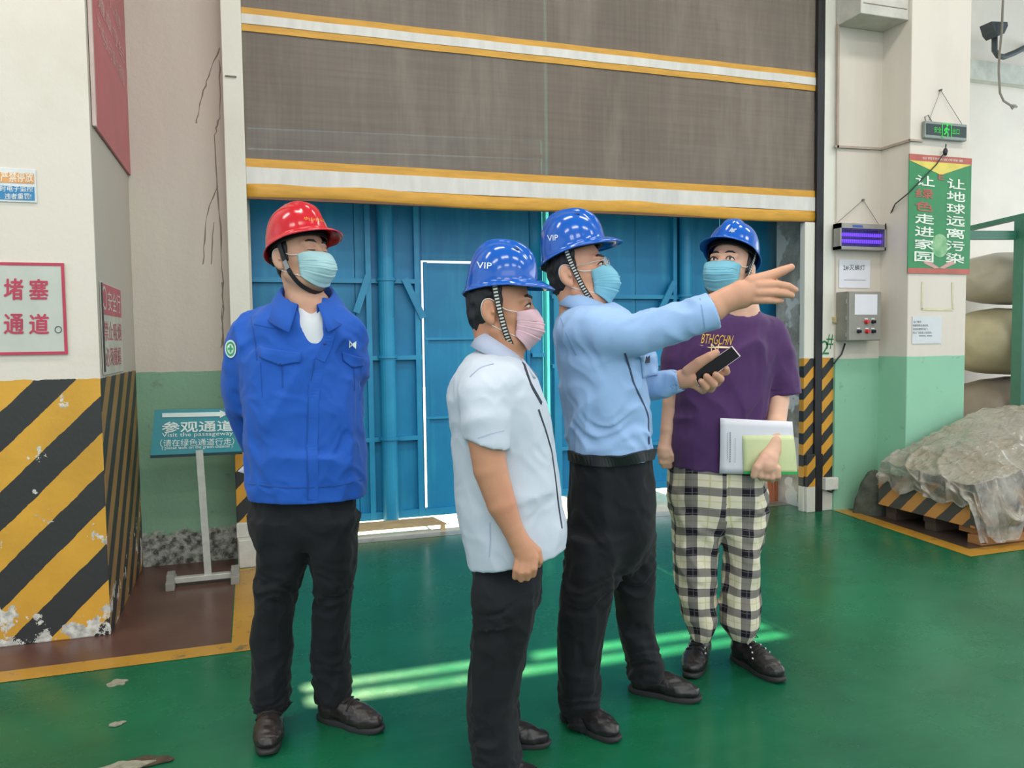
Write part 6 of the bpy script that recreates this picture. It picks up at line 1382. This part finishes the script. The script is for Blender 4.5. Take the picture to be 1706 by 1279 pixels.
cr = t.mix(t.noise(5, 3, .6, t.coord()), srgb('cdc4aa'), srgb('dcd3bf')); g1, g2 = band(u_, .088, .0, .40), band(v_, .079, .0, .40); thin = t.math('MAXIMUM', band(u_, .088, .30, .05), band(v_, .079, .30, .05))
th2 = t.math('MAXIMUM', band(u_, .022, .1, .12), band(v_, .020, .1, .12)); cc = t.mix(t.math('MULTIPLY', thin, .5), cr, srgb('b0ab62'))
cc = t.mix(t.math('MULTIPLY', t.math('MAXIMUM', g1, g2), .78), cc, srgb('4b474c')); cc = t.mix(t.math('MULTIPLY', g1, g2), cc, srgb('1e1b22'))
cc = t.mix(t.math('MULTIPLY', th2, t.math('MULTIPLY', t.math('MAXIMUM', g1, g2), .35)), cc, srgb('8a858c')); t.base(cc, .85, spec=.2); t.bump(t.noise(30, 4, .6, t.coord()), .12, .006); PLAID = t.m
W6 = [(folds(.012, 5, 71, (1, 1, .6)), .03), (folds(.004, 11, 45), .03)]
pt = garment(P, 'pants', 'trousers', [hip, lr, ll], [], PLAID, .006, W6, k=.03)
co = np.zeros(len(pt.data.vertices)*3, np.float32); pt.data.vertices.foreach_get('co', co); co = co.reshape(-1, 3)
def legx(tab, z): S = np.array(sorted(tab, key=lambda q: q[2])); return np.interp(z, S[:, 2], S[:, 0])
xr, xl = legx(lr, co[:, 2]), legx(ll, co[:, 2]); cxs = np.where(np.abs(co[:, 0]-xr) < np.abs(co[:, 0]-xl), xr, xl); uu = .082*np.arctan2(co[:, 0]-cxs, -co[:, 1]-.0)+cxs*.35
at = pt.data.attributes.new('cloth', 'FLOAT_VECTOR', 'POINT'); at.data.foreach_set('vector', np.stack([uu, co[:, 2]+.006*np.sin(uu*30), co[:, 1]*0], 1).astype(np.float32).ravel())
shoe(P, P.G(1171, 1089), P.G(1149, 1133), .27, mat=LEATHER, sole_m=SOLE, lace_m=LACE, style='boot', dots=EYELET); shoe(P, P.G(1222, 1096), P.G(1284, 1129), .27, mat=LEATHER, sole_m=SOLE, lace_m=LACE, style='boot', dots=EYELET)
# papers held at his thigh
def sheet(name, px, off0, th, m, label, cat):
    q = [P.M @ Vector(P.J(x, y, off0+d)) for x, y, d in px]; nv = (q[1]-q[0]).cross(q[3]-q[0]).normalized(); nv = nv if nv.dot(Vector(CAM)-q[0]) > 0 else -nv
    G = [[q[0].lerp(q[1], i/12).lerp(q[3].lerp(q[2], i/12), j/8)+nv*(.006*math.sin(i/12*3.1)+.004*math.sin(j/8*4)) for i in range(13)] for j in range(9)]
    mb = MB(); mb.grid(G); o = mb.build(name, m, None, True); solid(o, th, 1); tag(o, label, cat); return o, G, nv
pb, G, nv = sheet('paper_sheet', [(1200, 696, 0), (1320, 702, .0), (1326, 790, .0), (1199, 789, 0)], -.152, .002, pw, 'white printed sheet held sideways against the plaid trousers', 'paper')
def onG(G, u, v, e):
    i, j = min(int(u*12), 11), min(int(v*8), 7); a, b = u*12-i, v*8-j; return G[j][i].lerp(G[j][i+1], a).lerp(G[j+1][i].lerp(G[j+1][i+1], a), b)+nv*e
for uu_, v0, v1, w in ((.095, .26, .74, .006), (.13, .24, .80, .012), (.195, .35, .80, .005)):
    mb = MB()
    for q_ in range(13):
        v = v0+(v1-v0)*q_/13; dv = (v1-v0)/13*.72; mb.add([onG(G, uu_-w/2, v, .0032), onG(G, uu_+w/2, v, .0032), onG(G, uu_+w/2, v+dv, .0032), onG(G, uu_-w/2, v+dv, .0032)], [(0, 1, 2, 3)])
    o = mb.build('printed_line', paint('print_grey', '85858c', .7), pb); o['kind'] = 'stuff'
yb, G, nv = sheet('booklet', [(1236, 725, 0), (1322, 725, 0), (1329, 790, 0), (1239, 789, 0)], -.160, .004, paint('booklet_yellow', 'ccd2a0', .6, var=.06), 'pale yellow booklet with green lower edge in front of the white sheet', 'booklet')
mb = MB(); mb.add([onG(G, i_/12, j_, .006) for j_ in (.93, 1.0) for i_ in range(13)], [(i_, i_+1, i_+14, i_+13) for i_ in range(12)]); mb.build('green_edge', paint('booklet_green', '2fa04f', .6), yb)
